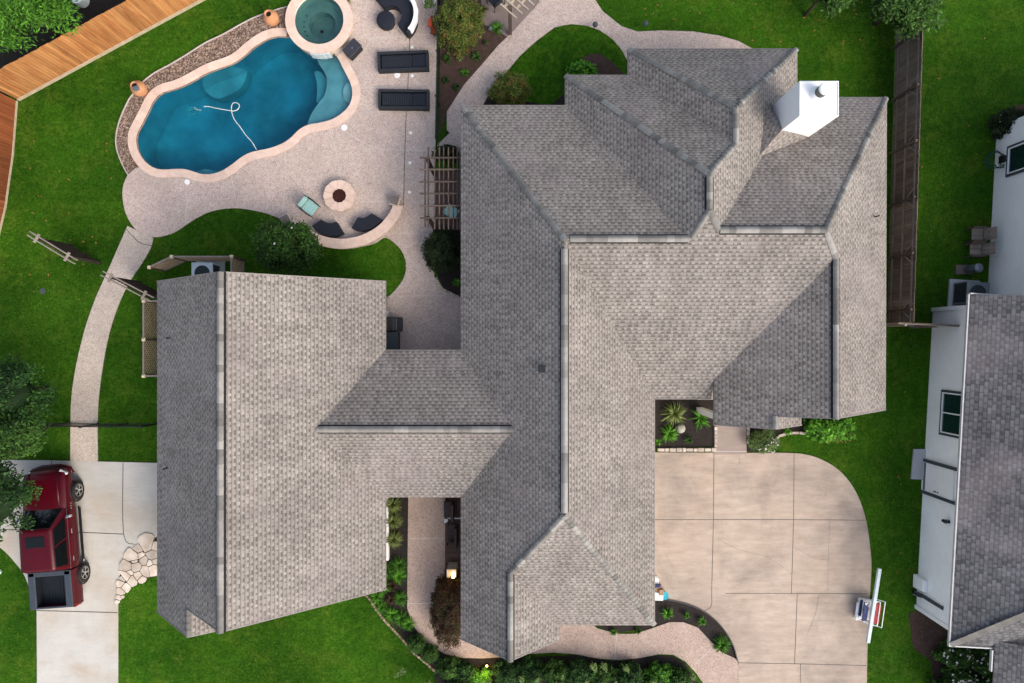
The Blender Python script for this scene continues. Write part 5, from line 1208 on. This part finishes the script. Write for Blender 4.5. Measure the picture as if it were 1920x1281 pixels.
for sx in (-1, 1):
    b = MB(TM); b.tube([(sx*.955, 1.25, 1.165), (sx*.955, -1.2, 1.17)], .013, 6); b.build('chrome_trim', M['chrome'], tk)
    b = MB(TM); b.box((sx*1.07, .88, 1.22), (.24, .12, .17), sx*.2); b.build('mirror', M['chrome'], tk, bevel=.05, seg=3)
    for yy in (.20, -.98):
        b = MB(TM); b.box((sx*1.0, yy, 1.0), (.035, .2, .035)); b.build('door_handle', M['chrome'], tk, bevel=.012)
    b = MB(TM); b.beam((sx*1.03, 1.15, .42), (sx*1.03, -1.3, .42), .10, .07); b.build('running_board', M['chrome'], tk, bevel=.02)
    b = MB(TM); b.box((sx*1.06, -.05, .455), (.11, 2.3, .015)); b.build('step_pad', M['black'], tk)
    b = MB(TM); b.box((sx*.76, 2.70, .90), (.36, .24, .16), -sx*.55); b.build('headlight', M['lampg'], tk, bevel=.05, seg=3)
    b = MB(TM); b.box((sx*.93, -3.02, .88), (.12, .10, .40)); b.build('tail_lamp', M['tail'], tk, bevel=.02)
    for k in range(3):
        b = MB(TM); b.box((sx*1.0, 1.38-.11*k, .92), (.012, .055, .07)); b.build('badge', M['chrome'], tk)
b = MB(TM); b.box((0, 2.91, .76), (1.05, .05, .20)); 
for k in range(4): b.box((0, 2.942, .69+.045*k), (1.0, .012, .015))
b.build('grille', M['black'], tk, bevel=.01)
b = MB(TM); b.tube([(-.90, 2.62, .5), (-.80, 2.84, .5), (-.4, 2.95, .5), (.4, 2.95, .5), (.80, 2.84, .5), (.90, 2.62, .5)], .10, 8); b.build('bumper', M['red'], tk, shade=True)
b = MB(TM); b.box((0, -3.06, .55), (1.84, .14, .18)); b.build('bumper', M['chrome'], tk, bevel=.04)
# bed
b = MB(TM)
for sx in (-1, 1): 
    prof = [(.94, .45), (.985, .6), (.99, .85), (.975, 1.08), (.93, 1.16), (.90, 1.16), (.90, .45)]
    ys = (-1.44, -3.02); vs = [(sx*x, y, z) for y in ys for x, z in prof]; m_ = len(prof)
    fs = [(k, (k+1) % m_, (k+1) % m_+m_, k+m_) for k in range(m_)]+[tuple(range(m_)), tuple(range(m_, 2*m_))[::-1]]
    if sx > 0: fs = [f[::-1] for f in fs]
    b.add(vs, fs, .5)
b.box((0, -3.0, .83), (1.82, .07, .62)); b.build('bed_side', M['red'], tk, bevel=.015)
b = MB(TM)
for sx in (-1, 1): b.box((sx*.78, -2.22, 1.14), (.30, 1.56, .07))
b.box((0, -1.53, 1.14), (1.82, .22, .07)); b.box((0, -2.99, 1.14), (1.86, .09, .06)); b.build('bed_rail', M['liner'], tk, bevel=.03)
b = MB(TM); b.box((0, -2.22, .70), (1.8, 1.56, .04))
for k in range(9): b.box((-.52+k*.13, -2.25, .725), (.05, 1.3, .02))
for sx in (-1, 1): b.box((sx*.64, -2.22, .92), (.04, 1.5, .42))
b.box((0, -1.62, .92), (1.3, .04, .42)); b.build('bed_floor', M['linerd'], tk)
for sx in (-1, 1):
    for yy in (1.82, -1.82):
        WM = TM @ Matrix.Translation((sx*.93, yy, .40)) @ Matrix.Rotation(pi/2*sx, 4, 'Y')
        w = MB(TM); w.M = WM; w.lathe((0, 0, 0), [(.25, -.13), (.38, -.13), (.405, -.09), (.405, .09), (.385, .125), (.27, .13), (.25, .10)], 32); wh = w.build('tyre', M['rubber'], tk, shade=True)
        w = MB(); w.M = WM; w.lathe((0, 0, 0), [(.265, .115), (.255, .06), (.22, .03), (.001, .03)], 28, .5); w.build('wheel_well', M['black'], wh)
        w = MB(); w.M = WM
        w.lathe((0, 0, 0), [(.272, .118), (.268, .13), (.245, .125), (.245, .10)], 28); w.lathe((0, 0, 0), [(.06, .10), (.055, .125), (.001, .13)], 14)
        for k in range(5):
            a = 2*pi*k/5
            for s_ in (-.13, .13): w.beam((.05*cos(a), .05*sin(a), .115), (.25*cos(a+s_), .25*sin(a+s_), .11), .035, .03)
        w.build('rim', M['chrome'], wh)
        w = MB(); w.M = WM; w.lathe((0, 0, 0), [(.43, .055), (.485, .075), (.50, .03), (.45, -.02)], 30); w.build('wheel_arch', M['black'], wh)

# ------------------------------------------------------------------ vegetation
def leaves(b, c, rad, n, size, clumps=30, crk=1.0, up=.6, flat=.0, shell=.55, droop=0, tv=(0, 1), aspect=.5, zmin=None):
    c = Vector(c); cl = []
    for k in range(clumps):
        while True:
            v = Vector((random.gauss(0, 1), random.gauss(0, 1), random.gauss(0, 1)+.25))
            if v.length > .01: break
        v.normalize(); r = random.uniform(shell, 1.0)*random.uniform(.8, 1.08)
        cl.append((Vector((v.x*rad[0]*r, v.y*rad[1]*r, v.z*rad[2]*r)), random.uniform(.14, .30)*crk, random.uniform(-.25, .25)))
    for k in range(n):
        cc, cr, ct_ = random.choice(cl)
        d = Vector((random.gauss(0, 1), random.gauss(0, 1), random.gauss(0, 1))); d.normalize(); d *= random.random()**.45
        p = c+cc+Vector((d.x*rad[0]*cr, d.y*rad[1]*cr, d.z*rad[2]*cr))*1.25
        if zmin is not None and p.z < zmin: p.z = zmin+random.random()*.05
        nn = Vector((random.gauss(0, .5), random.gauss(0, .5), up+random.random()*.5)); nn += cc.normalized()*.4; nn.normalize()
        a = random.uniform(0, 2*pi); t = nn.orthogonal().normalized(); t = Matrix.Rotation(a, 3, nn) @ t; s_ = nn.cross(t)
        L = size*random.uniform(.6, 1.3); W = L*aspect
        hb = t*L; vs = [p, p+hb*.5+s_*W*.5-Vector((0, 0, droop*L*.2)), p+hb-Vector((0, 0, droop*L*.6)), p+hb*.5-s_*W*.5-Vector((0, 0, droop*L*.2))]
        tt = min(1, max(0, random.triangular(tv[0], tv[1])+ct_))
        b.add(vs, [(0, 1, 2, 3)], tt)
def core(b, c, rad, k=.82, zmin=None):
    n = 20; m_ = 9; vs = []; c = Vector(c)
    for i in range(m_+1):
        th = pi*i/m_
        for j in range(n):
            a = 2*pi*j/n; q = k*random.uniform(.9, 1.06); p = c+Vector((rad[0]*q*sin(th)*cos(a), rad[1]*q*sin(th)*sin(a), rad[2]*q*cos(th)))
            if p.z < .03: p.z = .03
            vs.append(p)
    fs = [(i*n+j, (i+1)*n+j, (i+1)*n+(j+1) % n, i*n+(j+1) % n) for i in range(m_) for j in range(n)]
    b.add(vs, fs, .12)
def limbs(b, base, top, r0, n, rad, twig=.02):
    base = Vector(base); top = Vector(top)
    b.tube([base, base.lerp(top, .5)+Vector((.04, .03, 0)), top], [r0, r0*.75, r0*.45], 10)
    for k in range(n):
        a = 2*pi*k/n+random.uniform(-.3, .3); s0 = base.lerp(top, random.uniform(.45, .95)); e_ = top+Vector((cos(a)*rad[0]*.5, sin(a)*rad[1]*.5, random.uniform(-.2, .7)*rad[2]))
        m_ = s0.lerp(e_, .5)+Vector((0, 0, .12*rad[2])); b.tube([s0, m_, e_], [r0*.4, r0*.25, twig], 6)
def tree(label, x, y, hc, rad, n, size, mat, trunk=.12, clumps=45, seed=1, cat='tree', name='tree', bark=True, **kw):
    random.seed(seed); c = G(x, y, hc); base = Vector((c.x, c.y, 0)); t = thing(name, label, cat, base)
    if bark: b = MB(); limbs(b, base, c-Vector((0, 0, rad[2]*.35)), trunk, 8, rad); b.build('trunk', M['bark'], t, shade=True)
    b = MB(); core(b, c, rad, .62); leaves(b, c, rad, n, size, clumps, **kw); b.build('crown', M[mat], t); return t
tree('bright green feathery tree beyond the cedar fence at top left corner', 4, -6, 3.6, (2.75, 1.95, 1.4), 15000, .19, 'leaf_b', .16, 90, 2, aspect=.25)
tree('dark leafy tree at the left edge, topmost of three beside the truck', 4, 737, 2.7, (1.9, 1.55, 1.2), 7500, .13, 'leaf_d', .12, 60, 3)
tree('mid green leafy tree at the left edge, middle of three beside the truck', 2, 816, 2.7, (1.85, 1.2, 1.1), 6500, .13, 'leaf_m', .12, 60, 4)
tree('dark leafy tree at the left edge overhanging the truck windshield', -30, 938, 3.0, (1.95, 1.7, 1.1), 7500, .13, 'leaf_d', .12, 55, 5)
tree('large glossy-leaved tree at top edge above the side fence', 1706, -14, 2.7, (1.60, 1.7, 1.1), 7500, .18, 'leaf_m', .12, 70, 6, aspect=.42)
tree('glossy-leaved tree at top edge left of the fence tree', 1556, -24, 2.4, (1.1, 1.15, .8), 3200, .18, 'leaf_m', .09, 30, 7, aspect=.42)
tree('rounded glossy green small tree on the lawn above the garage', 534, 462, 1.5, (1.32, 1.12, .95), 12000, .12, 'leaf_m', .08, 110, 8, shell=.72)
def bush(label, x, y, rad, n, size, mat, seed, cat='shrub', clumps=30, hc=None, **kw):
    random.seed(seed); hc = rad[2]*.8 if hc is None else hc; c = G(x, y, hc); t = thing('shrub', label, cat, Vector((c.x, c.y, 0)))
    b = MB()
    for k in range(6):
        a = 2*pi*k/6; b.tube([(c.x, c.y, 0), (c.x+cos(a)*rad[0]*.3, c.y+sin(a)*rad[1]*.3, hc*.6), (c.x+cos(a)*rad[0]*.7, c.y+sin(a)*rad[1]*.7, hc*1.1)], [.03, .02, .008], 5)
    b.build('stem', M['bark'], t)
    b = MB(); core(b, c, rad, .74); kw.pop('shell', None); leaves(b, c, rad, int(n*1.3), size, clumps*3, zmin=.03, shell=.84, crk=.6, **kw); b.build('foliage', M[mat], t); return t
bush('dark clipped bush in the court below the pergola', 828, 470, (.82, .98, .8), 7000, .075, 'leaf_x', 20, clumps=60, shell=.3)
bush('dark small shrub behind the top end of the pergola', 839, 287, (.62, .38, .6), 2200, .07, 'leaf_x', 21, shell=.3)
bush('large olive and bronze shrub beside the metal fence at top', 860, 45, (1.05, 1.25, .9), 9000, .085, 'leaf_o', 22, clumps=80, shell=.3)
bush('bronze-tipped spiky shrub above the north-west roof corner', 955, 169, (.92, .72, .7), 4200, .15, 'leaf_o', 23, clumps=50, aspect=.16, shell=.3)
bush('bright green low shrub against the second roof step', 1091, 131, (.62, .30, .4), 900, .14, 'leaf_v', 24, clumps=20)
bush('long red-brown clipped hedge beside the porch', 843, 1141, (.82, 1.6, .95), 14000, .07, 'leaf_r', 25, clumps=110, shell=.25)
bush('white-flowered airy shrub at right of the entry walk', 1432, 828, (.66, .50, .5), 2600, .09, 'leaf_s', 26, clumps=36, aspect=.25)
bush('broad-leaved green shrub with coral flowers below the roof corner', 1556, 805, (1.05, .48, .5), 1500, .20, 'leaf_v', 27, clumps=40)
bush('dark shrub with tiny pale blooms at the neighbour wall corner', 1900, 232, (.95, .72, .7), 3600, .09, 'leaf_x', 28, clumps=40)
for i, (x, y, r) in enumerate([(780, 1207, .42), (806, 1226, .40)]):
    bush(['upper of two clipped green ball shrubs in the bottom bed', 'lower of two clipped green ball shrubs in the bottom bed'][i], x, y, (r, r, r), 3600, .045, 'leaf_m', 30+i, clumps=70, shell=.6)
def flowers(t, c, rad, n, s_, mat):
    b = MB()
    for k in range(n):
        a = random.uniform(0, 2*pi); q = random.random()**.5; p = Vector((c.x+cos(a)*q*rad[0], c.y+sin(a)*q*rad[1], c.z+rad[2]*(1-q*q)**.5+random.uniform(-.02, .1)))
        for j in range(4):
            aa = j*pi/2+random.random(); b.add([p, p+Vector((cos(aa-.5)*s_, sin(aa-.5)*s_, .01)), p+Vector((cos(aa)*s_*1.3, sin(aa)*s_*1.3, .0)), p+Vector((cos(aa+.5)*s_, sin(aa+.5)*s_, .01))], [(0, 1, 2, 3)], random.random())
    b.build('flower', M[mat], t)
SH = {o['label']: o for o in COL.objects if 'label' in o}
flowers(SH['white-flowered airy shrub at right of the entry walk'], G(1436, 832, .3), (.55, .42, .45), 46, .024, 'petal')
flowers(SH['broad-leaved green shrub with coral flowers below the roof corner'], G(1562, 815, .3), (.95, .4, .4), 60, .026, 'petalr')
flowers(SH['dark shrub with tiny pale blooms at the neighbour wall corner'], G(1900, 232, .5), (.8, .6, .4), 30, .02, 'petal')
flowers(SH['rounded glossy green small tree on the lawn above the garage'], G(536, 458, 1.7), (.8, .8, .7), 2, .04, 'petal')
def spiky(label, x, y, r, n, w, mat, seed, h=.5, arch=.35, cat='plant', h0=.05, zb=.03, group=None):
    random.seed(seed); c = G(x, y, zb); t = thing('plant', label, cat, c, group=group); b = MB()
    for k in range(n):
        a = random.uniform(0, 2*pi); L = r*random.uniform(.55, 1.08); e0 = random.uniform(.15, 1)
        pts = []; m_ = 5
        for i in range(m_+1):
            s_ = i/m_; pts.append(c+Vector((cos(a+.12*s_)*L*s_, sin(a+.12*s_)*L*s_, h0+h*e0*(s_*1.7-s_*s_*(1.2+arch)))))
        sd_ = Vector((-sin(a), cos(a), 0)); vs = []; fs = []
        for i, p in enumerate(pts):
            ww = w*(1-(i/m_)**1.6)*.5+.002; vs += [p+sd_*ww, p+Vector((0, 0, -ww*.5)), p-sd_*ww]
        for i in range(m_): fs += [(3*i, 3*i+1, 3*i+4, 3*i+3), (3*i+1, 3*i+2, 3*i+5, 3*i+4)]
        b.add(vs, fs, min(1, max(0, random.gauss(.5, .25))))
    b.build('foliage', M[mat], t)
    b = MB(); b.lathe(c-Vector((0, 0, .03)), [(.05, 0), (.06, .06), (.02, .1), (.001, .1)], 8); b.build('stem', M['bark'], t); return t
spiky('large arching striped spiky plant in the entry bed under the eave', 1262, 775, .66, 130, .04, 'leaf_y', 40, .8)
spiky('loose sprawling strap-leaved plant on the right of the entry bed', 1312, 783, .62, 34, .075, 'leaf_v', 41, .6)
spiky('dense bright strap-leaved clump at lower left of the entry bed', 1254, 812, .46, 90, .05, 'leaf_v', 42, .5)
spiky('small leafy plant at the foot of the entry bed', 1290, 824, .26, 36, .05, 'leaf_m', 43, .3)
spiky('leafy tuft in the lower left corner of the entry bed', 1233, 829, .22, 30, .05, 'leaf_v', 44, .3)
for i, y in enumerate((944, 975, 1009)):
    spiky(['topmost of three pale grassy tufts in the narrow bed', 'middle of three pale grassy tufts in the narrow bed', 'lowest of three pale grassy tufts in the narrow bed'][i], 737+i*1.0, y, .46, 170, .026, 'leaf_y', 45+i, .7)
fern = [(748,1058,.40,'green ferny plant, topmost in the narrow bed'),(748,1078,.36,'green ferny plant just below the topmost one'),(724,1068,.34,'ferny plant hugging the garage wall'),(722,1095,.34,'ferny plant at the lower garage wall'),(752,1120,.34,'ferny plant below the red plants'),(706,1116,.34,'ferny plant near the start of the stone line'),(716,1136,.30,'ferny plant beside the stone line'),(735,1150,.34,'ferny plant left in lower bed group'),(752,1158,.36,'ferny plant in the middle of lower bed group'),(766,1168,.32,'ferny plant at right of the lower bed group'),(690,1104,.22,'small ferny plant at the garage roof corner')]
for i, (x, y, r, lb) in enumerate(fern): spiky(lb, x, y, r*1.25, 110, .03, 'leaf_v' if i % 2 else 'leaf_b', 50+i, .45)
spiky('red-bronze leafy plant in the middle of the narrow bed', 736, 1095, .36, 80, .035, 'leaf_r', 62, .5); spiky('lower red-bronze leafy plant speckled with orange', 733, 1122, .34, 80, .035, 'leaf_r', 63, .45)
flowers(SH['rounded glossy green small tree on the lawn above the garage'], G(520, 470, 1.7), (.5, .5, .6), 1, .04, 'petal')
for i, (x, y, r, lb) in enumerate([(1250,1149,.34,'strap-leaved plant nearest the roof in the curved mulch bed'),(1286,1152,.17,'smallest plant in the curved mulch bed'),(1315,1163,.26,'bright small plant in the middle of the curved mulch bed'),(1352,1206,.46,'largest bushy plant at the tip of the curved mulch bed')]):
    spiky(lb, x, y, r, 46+90*(r > .4), .06, 'leaf_v' if i != 3 else 'leaf_b', 70+i, .45)
for i, (x, y, r, m_, lb) in enumerate([(838,113,.27,'leaf_m','green clump nearest the fence in brown bed'),(861,110,.20,'leaf_y','yellowish small plant in the brown bed'),(893,108,.30,'leaf_m','green clump near the curved walk, upper right of brown bed'),(871,138,.26,'leaf_b','green clump in the centre of the brown bed'),(836,152,.22,'leaf_d','dark small clump low in the brown bed by fence'),(856,165,.22,'leaf_d','lowest dark clump in the brown bed'),(932,54,.40,'leaf_v','yellow-green strap-leaved plant by the terrace post'),(911,82,.14,'leaf_m','tiny green sprout in the bed beside the terrace'),(838,250,.12,'leaf_m','tiny weed at the foot of the metal fence'),(857,530,.24,'leaf_v','bright green sprig below the dark court bush'),(905,20,.3,'leaf_o','olive sprig right of the big bronze shrub'),(1150,1183,.2,'leaf_b','green tuft under the south eave'),(1195,1181,.2,'leaf_m','small tuft under the south eave near the walk'),(1474,808,.28,'leaf_v','low green plant under the porch roof'),(648,3,.34,'leaf_o','olive plant at the top beside the spa')]):
    spiky(lb, x, y, r, 46, .045, m_, 80+i, .35)
random.seed(5); b = MB(); leaves(b, G(807, 8, .5), (.3, .3, .2), 500, .09, 14); b.build('foliage', M['leaf_s'], PP)
# planting along the bottom edge
for i, (x, y, rx_, ry_, rz_, n, m_) in enumerate([(842,1252,.42,.38,.42,1800,'leaf_m'),(868,1262,.4,.36,.4,1500,'leaf_d'),(900,1268,.42,.30,.30,1800,'leaf_v'),(950,1262,.5,.42,.5,2000,'leaf_d'),(995,1258,.52,.45,.55,2200,'leaf_d'),(1040,1262,.5,.45,.5,2000,'leaf_m'),(1085,1260,.55,.42,.5,2200,'leaf_d'),(1130,1266,.5,.4,.5,2000,'leaf_m'),(1180,1264,.45,.42,.5,1900,'leaf_d'),(1236,1266,.5,.46,.45,2600,'leaf_b'),(1272,1272,.42,.4,.4,2200,'leaf_m'),(860,1292,.6,.4,.5,1800,'leaf_d'),(960,1296,.8,.45,.5,2000,'leaf_d'),(1080,1298,.8,.4,.5,2000,'leaf_d'),(1200,1300,.8,.35,.4,2000,'leaf_d')]):
    pos = ['first','second','third','fourth','fifth','sixth','seventh','eighth','ninth','tenth','eleventh'][i] if i < 11 else ''
    lb = f'{pos} green shrub from the left along the bottom hedge bed' if i < 11 else ['cut-off shrub at bottom edge left of the uplight','cut-off shrub at bottom edge under the gable tip','cut-off shrub at bottom edge below the front walk','cut-off shrub at bottom edge beside the round bushes'][i-11]
    bush(lb, x, y, (rx_*1.28, ry_*1.15, rz_*random.uniform(.8, 1.2)), int(n*1.2), .10, m_, 100+i, clumps=34)
def sprig(lb, x, y, h, seed, lean=(0, .2)):
    random.seed(seed); p = G(x, y, 0); t = thing('tall_plant', lb, 'plant', p); b = MB(); top = p+Vector((lean[0], lean[1], h))
    s = MB(); s.tube([p, p.lerp(top, .5)+Vector((.02, 0, 0)), top], [.012, .009, .004], 5); s.build('stem', M['leaf_s'], t)
    for k in range(90):
        f = random.uniform(.35, 1); q = p.lerp(top, f); a = random.uniform(0, 2*pi); L = .17*(1.25-f)+.04
        d = Vector((cos(a)*L, sin(a)*L, .05)); sd_ = Vector((-sin(a), cos(a), 0))*L*.16
        b.add([q, q+d*.5+sd_, q+d, q+d*.5-sd_], [(0, 1, 2, 3)], random.random())
    b.build('foliage', M['leaf_s'], t)
for i, (x, y, h, lx, ly) in enumerate([(762,1252,1.0,-.3,.1),(800,1275,1.1,.3,.2),(845,1276,1.0,.1,.1),(915,1272,1.1,.0,.1),(975,1262,1.3,.1,.2),(1010,1264,1.3,-.1,.2),(1052,1258,1.3,.0,.3),(1060,1272,1.2,.2,.1),(1108,1238,1.6,.05,.25),(1128,1240,1.5,.0,.3),(1165,1243,1.4,.1,.3),(1100,1270,1.2,-.2,.2),(1145,1272,1.2,.2,.1),(1215,1268,1.1,.15,.2),(1182,1270,1.1,-.1,.2),(1290,1262,1.0,.1,.2)]):
    sprig(f'pale feathery sprig, number {["one","two","three","four","five","six","seven","eight","nine","ten","eleven","twelve","thirteen","fourteen","fifteen","sixteen"][i]} counted from the left in the bottom bed', x, y, h, 200+i, (lx, ly))
for i, (x, y, rx_, ry_) in enumerate([(1790,1228,.75,.5),(1845,1240,.8,.5),(1900,1248,.7,.55),(1800,1270,.7,.5),(1865,1280,.8,.4),(1770,1292,.6,.4)]):
    lb = ['flowering bush under the neighbour roof corner','flowering bush along the neighbour front eave','flowering bush at right of the neighbour front eave','lower flowering bush left in the neighbour bed','lower flowering bush in the middle of the neighbour bed','cut-off flowering bush at the bottom edge of neighbour bed'][i]
    t = bush(lb, x, y, (rx_, ry_, .55), 2200, .13, 'leaf_m', 230+i, clumps=30); flowers(t, G(x, y, .5), (rx_*.9, ry_*.9, .45), 30, .04, 'petal')
# pale boulder in the entry bed, leaves fallen on the lawn
b = MB(); p = G(1275, 803); b.lathe(p, [(.001, .0), (.20, .02), (.22, .12), (.15, .24), (.001, .28)], 9); o = b.build('boulder', M['rock'], bevel=.03); tag(o, 'pale rounded boulder among the entry bed plants', 'boulder')
random.seed(9); b = MB()
for k in range(150):
    if k < 26: x, y = random.uniform(1505, 1670), random.uniform(20, 175)
    elif k < 60: x, y = random.uniform(1180, 1660), random.uniform(0, 80)
    elif k < 120: x, y = random.uniform(1670, 1860), random.uniform(40, 1250); 
    else: x, y = random.uniform(50, 215), random.uniform(230, 640)
    if 1500 < x < 1640 and 60 < y < 175 and x < 1575: continue
    p = G(x, y, .015); a = random.uniform(0, 6.28); L = random.uniform(.03, .07)
    d = Vector((cos(a), sin(a), .15))*L; s_ = Vector((-sin(a), cos(a), 0))*L*.5
    b.add([p-d, p+s_, p+d, p-s_], [(0, 1, 2, 3)], random.random())
struct(b.build('fallen_leaves', M['dryleaf']), 'stuff', 'small brown leaves fallen here and there on the lawns', 'leaves')

# ------------------------------------------------------------------ grass blades over the lawns
import numpy as np
rng = np.random.default_rng(4)
EXC += [[Vector(p) for p in q] for q in ([(-14.2,-10.9),(-5.2,-10.9),(-5.2,2.3),(-14.2,2.3)], [(-5.3,-6.1),(-2,-6.1),(-2,-.5),(-5.3,-.5)], [(-2,-11.9),(1.9,-11.9),(5.6,-11.4),(5.6,-2.3),(15,-2.7),(15,9.7),(11.4,9.8),(11.4,11.7),(4.8,11.7),(4.8,10.7),(2.2,10.7),(2.2,9.4),(-2,9.4)], [(18.8,-16),(40,-16),(40,12),(18.8,1.5)])]
NG = 330000
X = rng.uniform(-23.4, 23.4, NG); Y = rng.uniform(-15.8, 15.8, NG); ok = np.ones(NG, bool)
for poly in EXC:
    px_ = np.array([p[0] for p in poly]); py_ = np.array([p[1] for p in poly]); c = np.zeros(NG, bool); j = len(poly)-1
    for i in range(len(poly)):
        cond = ((py_[i] > Y) != (py_[j] > Y)) & (X < (px_[j]-px_[i])*(Y-py_[i])/(py_[j]-py_[i]+1e-12)+px_[i]); c ^= cond; j = i
    ok &= ~c
X = X[ok]; Y = Y[ok]; n_ = len(X)
A_ = rng.uniform(0, 2*np.pi, n_); L_ = rng.uniform(.035, .10, n_); W_ = L_*rng.uniform(.12, .25, n_); T_ = rng.uniform(.1, .75, n_)
dx, dy = np.cos(A_), np.sin(A_); hx = L_*np.cos(T_); hz = L_*np.sin(T_)
V = np.empty((n_, 3, 3)); V[:, 0] = np.stack([X-dy*W_, Y+dx*W_, np.full(n_, .002)], 1); V[:, 1] = np.stack([X+dy*W_, Y-dx*W_, np.full(n_, .002)], 1); V[:, 2] = np.stack([X+dx*hx, Y+dy*hx, hz+.004], 1)
me = bpy.data.meshes.new('grass'); me.vertices.add(3*n_); me.vertices.foreach_set('co', V.reshape(-1)); me.loops.add(3*n_); me.loops.foreach_set('vertex_index', np.arange(3*n_)); me.polygons.add(n_); me.polygons.foreach_set('loop_start', np.arange(0, 3*n_, 3)); me.update(calc_edges=True)
at = me.attributes.new('tint', 'FLOAT', 'FACE'); at.data.foreach_set('value', np.clip(rng.normal(.5, .3, n_), 0, 1))
gm, gn, gl_, gb_ = nmat('grass_blades'); P = wpos(gn); aa = gn.new('ShaderNodeAttribute'); aa.attribute_name = 'tint'
cc = mixc(gn, gl_, (.016, .058, .003), (.062, .145, .010), aa.outputs['Fac']); cc = mixc(gn, gl_, cc, ramp3(gn, gl_, noise(gn, gl_, .30, 5, .6, P), .6, 1.4), 1.0, 'MULTIPLY')
cc = mixc(gn, gl_, cc, (.12, .15, .02), mulf(gn, gl_, ramp(gn, gl_, noise(gn, gl_, .8, 6, .75, P), .50, .85), .75))
gl_.new(cc, gb_.inputs['Base Color']); gb_.inputs['Roughness'].default_value = .8; gb_.inputs['Specular IOR Level'].default_value = .08
me.materials.append(gm); go = bpy.data.objects.new('grass', me); COL.objects.link(go); struct(go, 'stuff', 'short dense green turf blades covering the lawns', 'grass')
TONES['grass_blades'] = .95
tone_all()
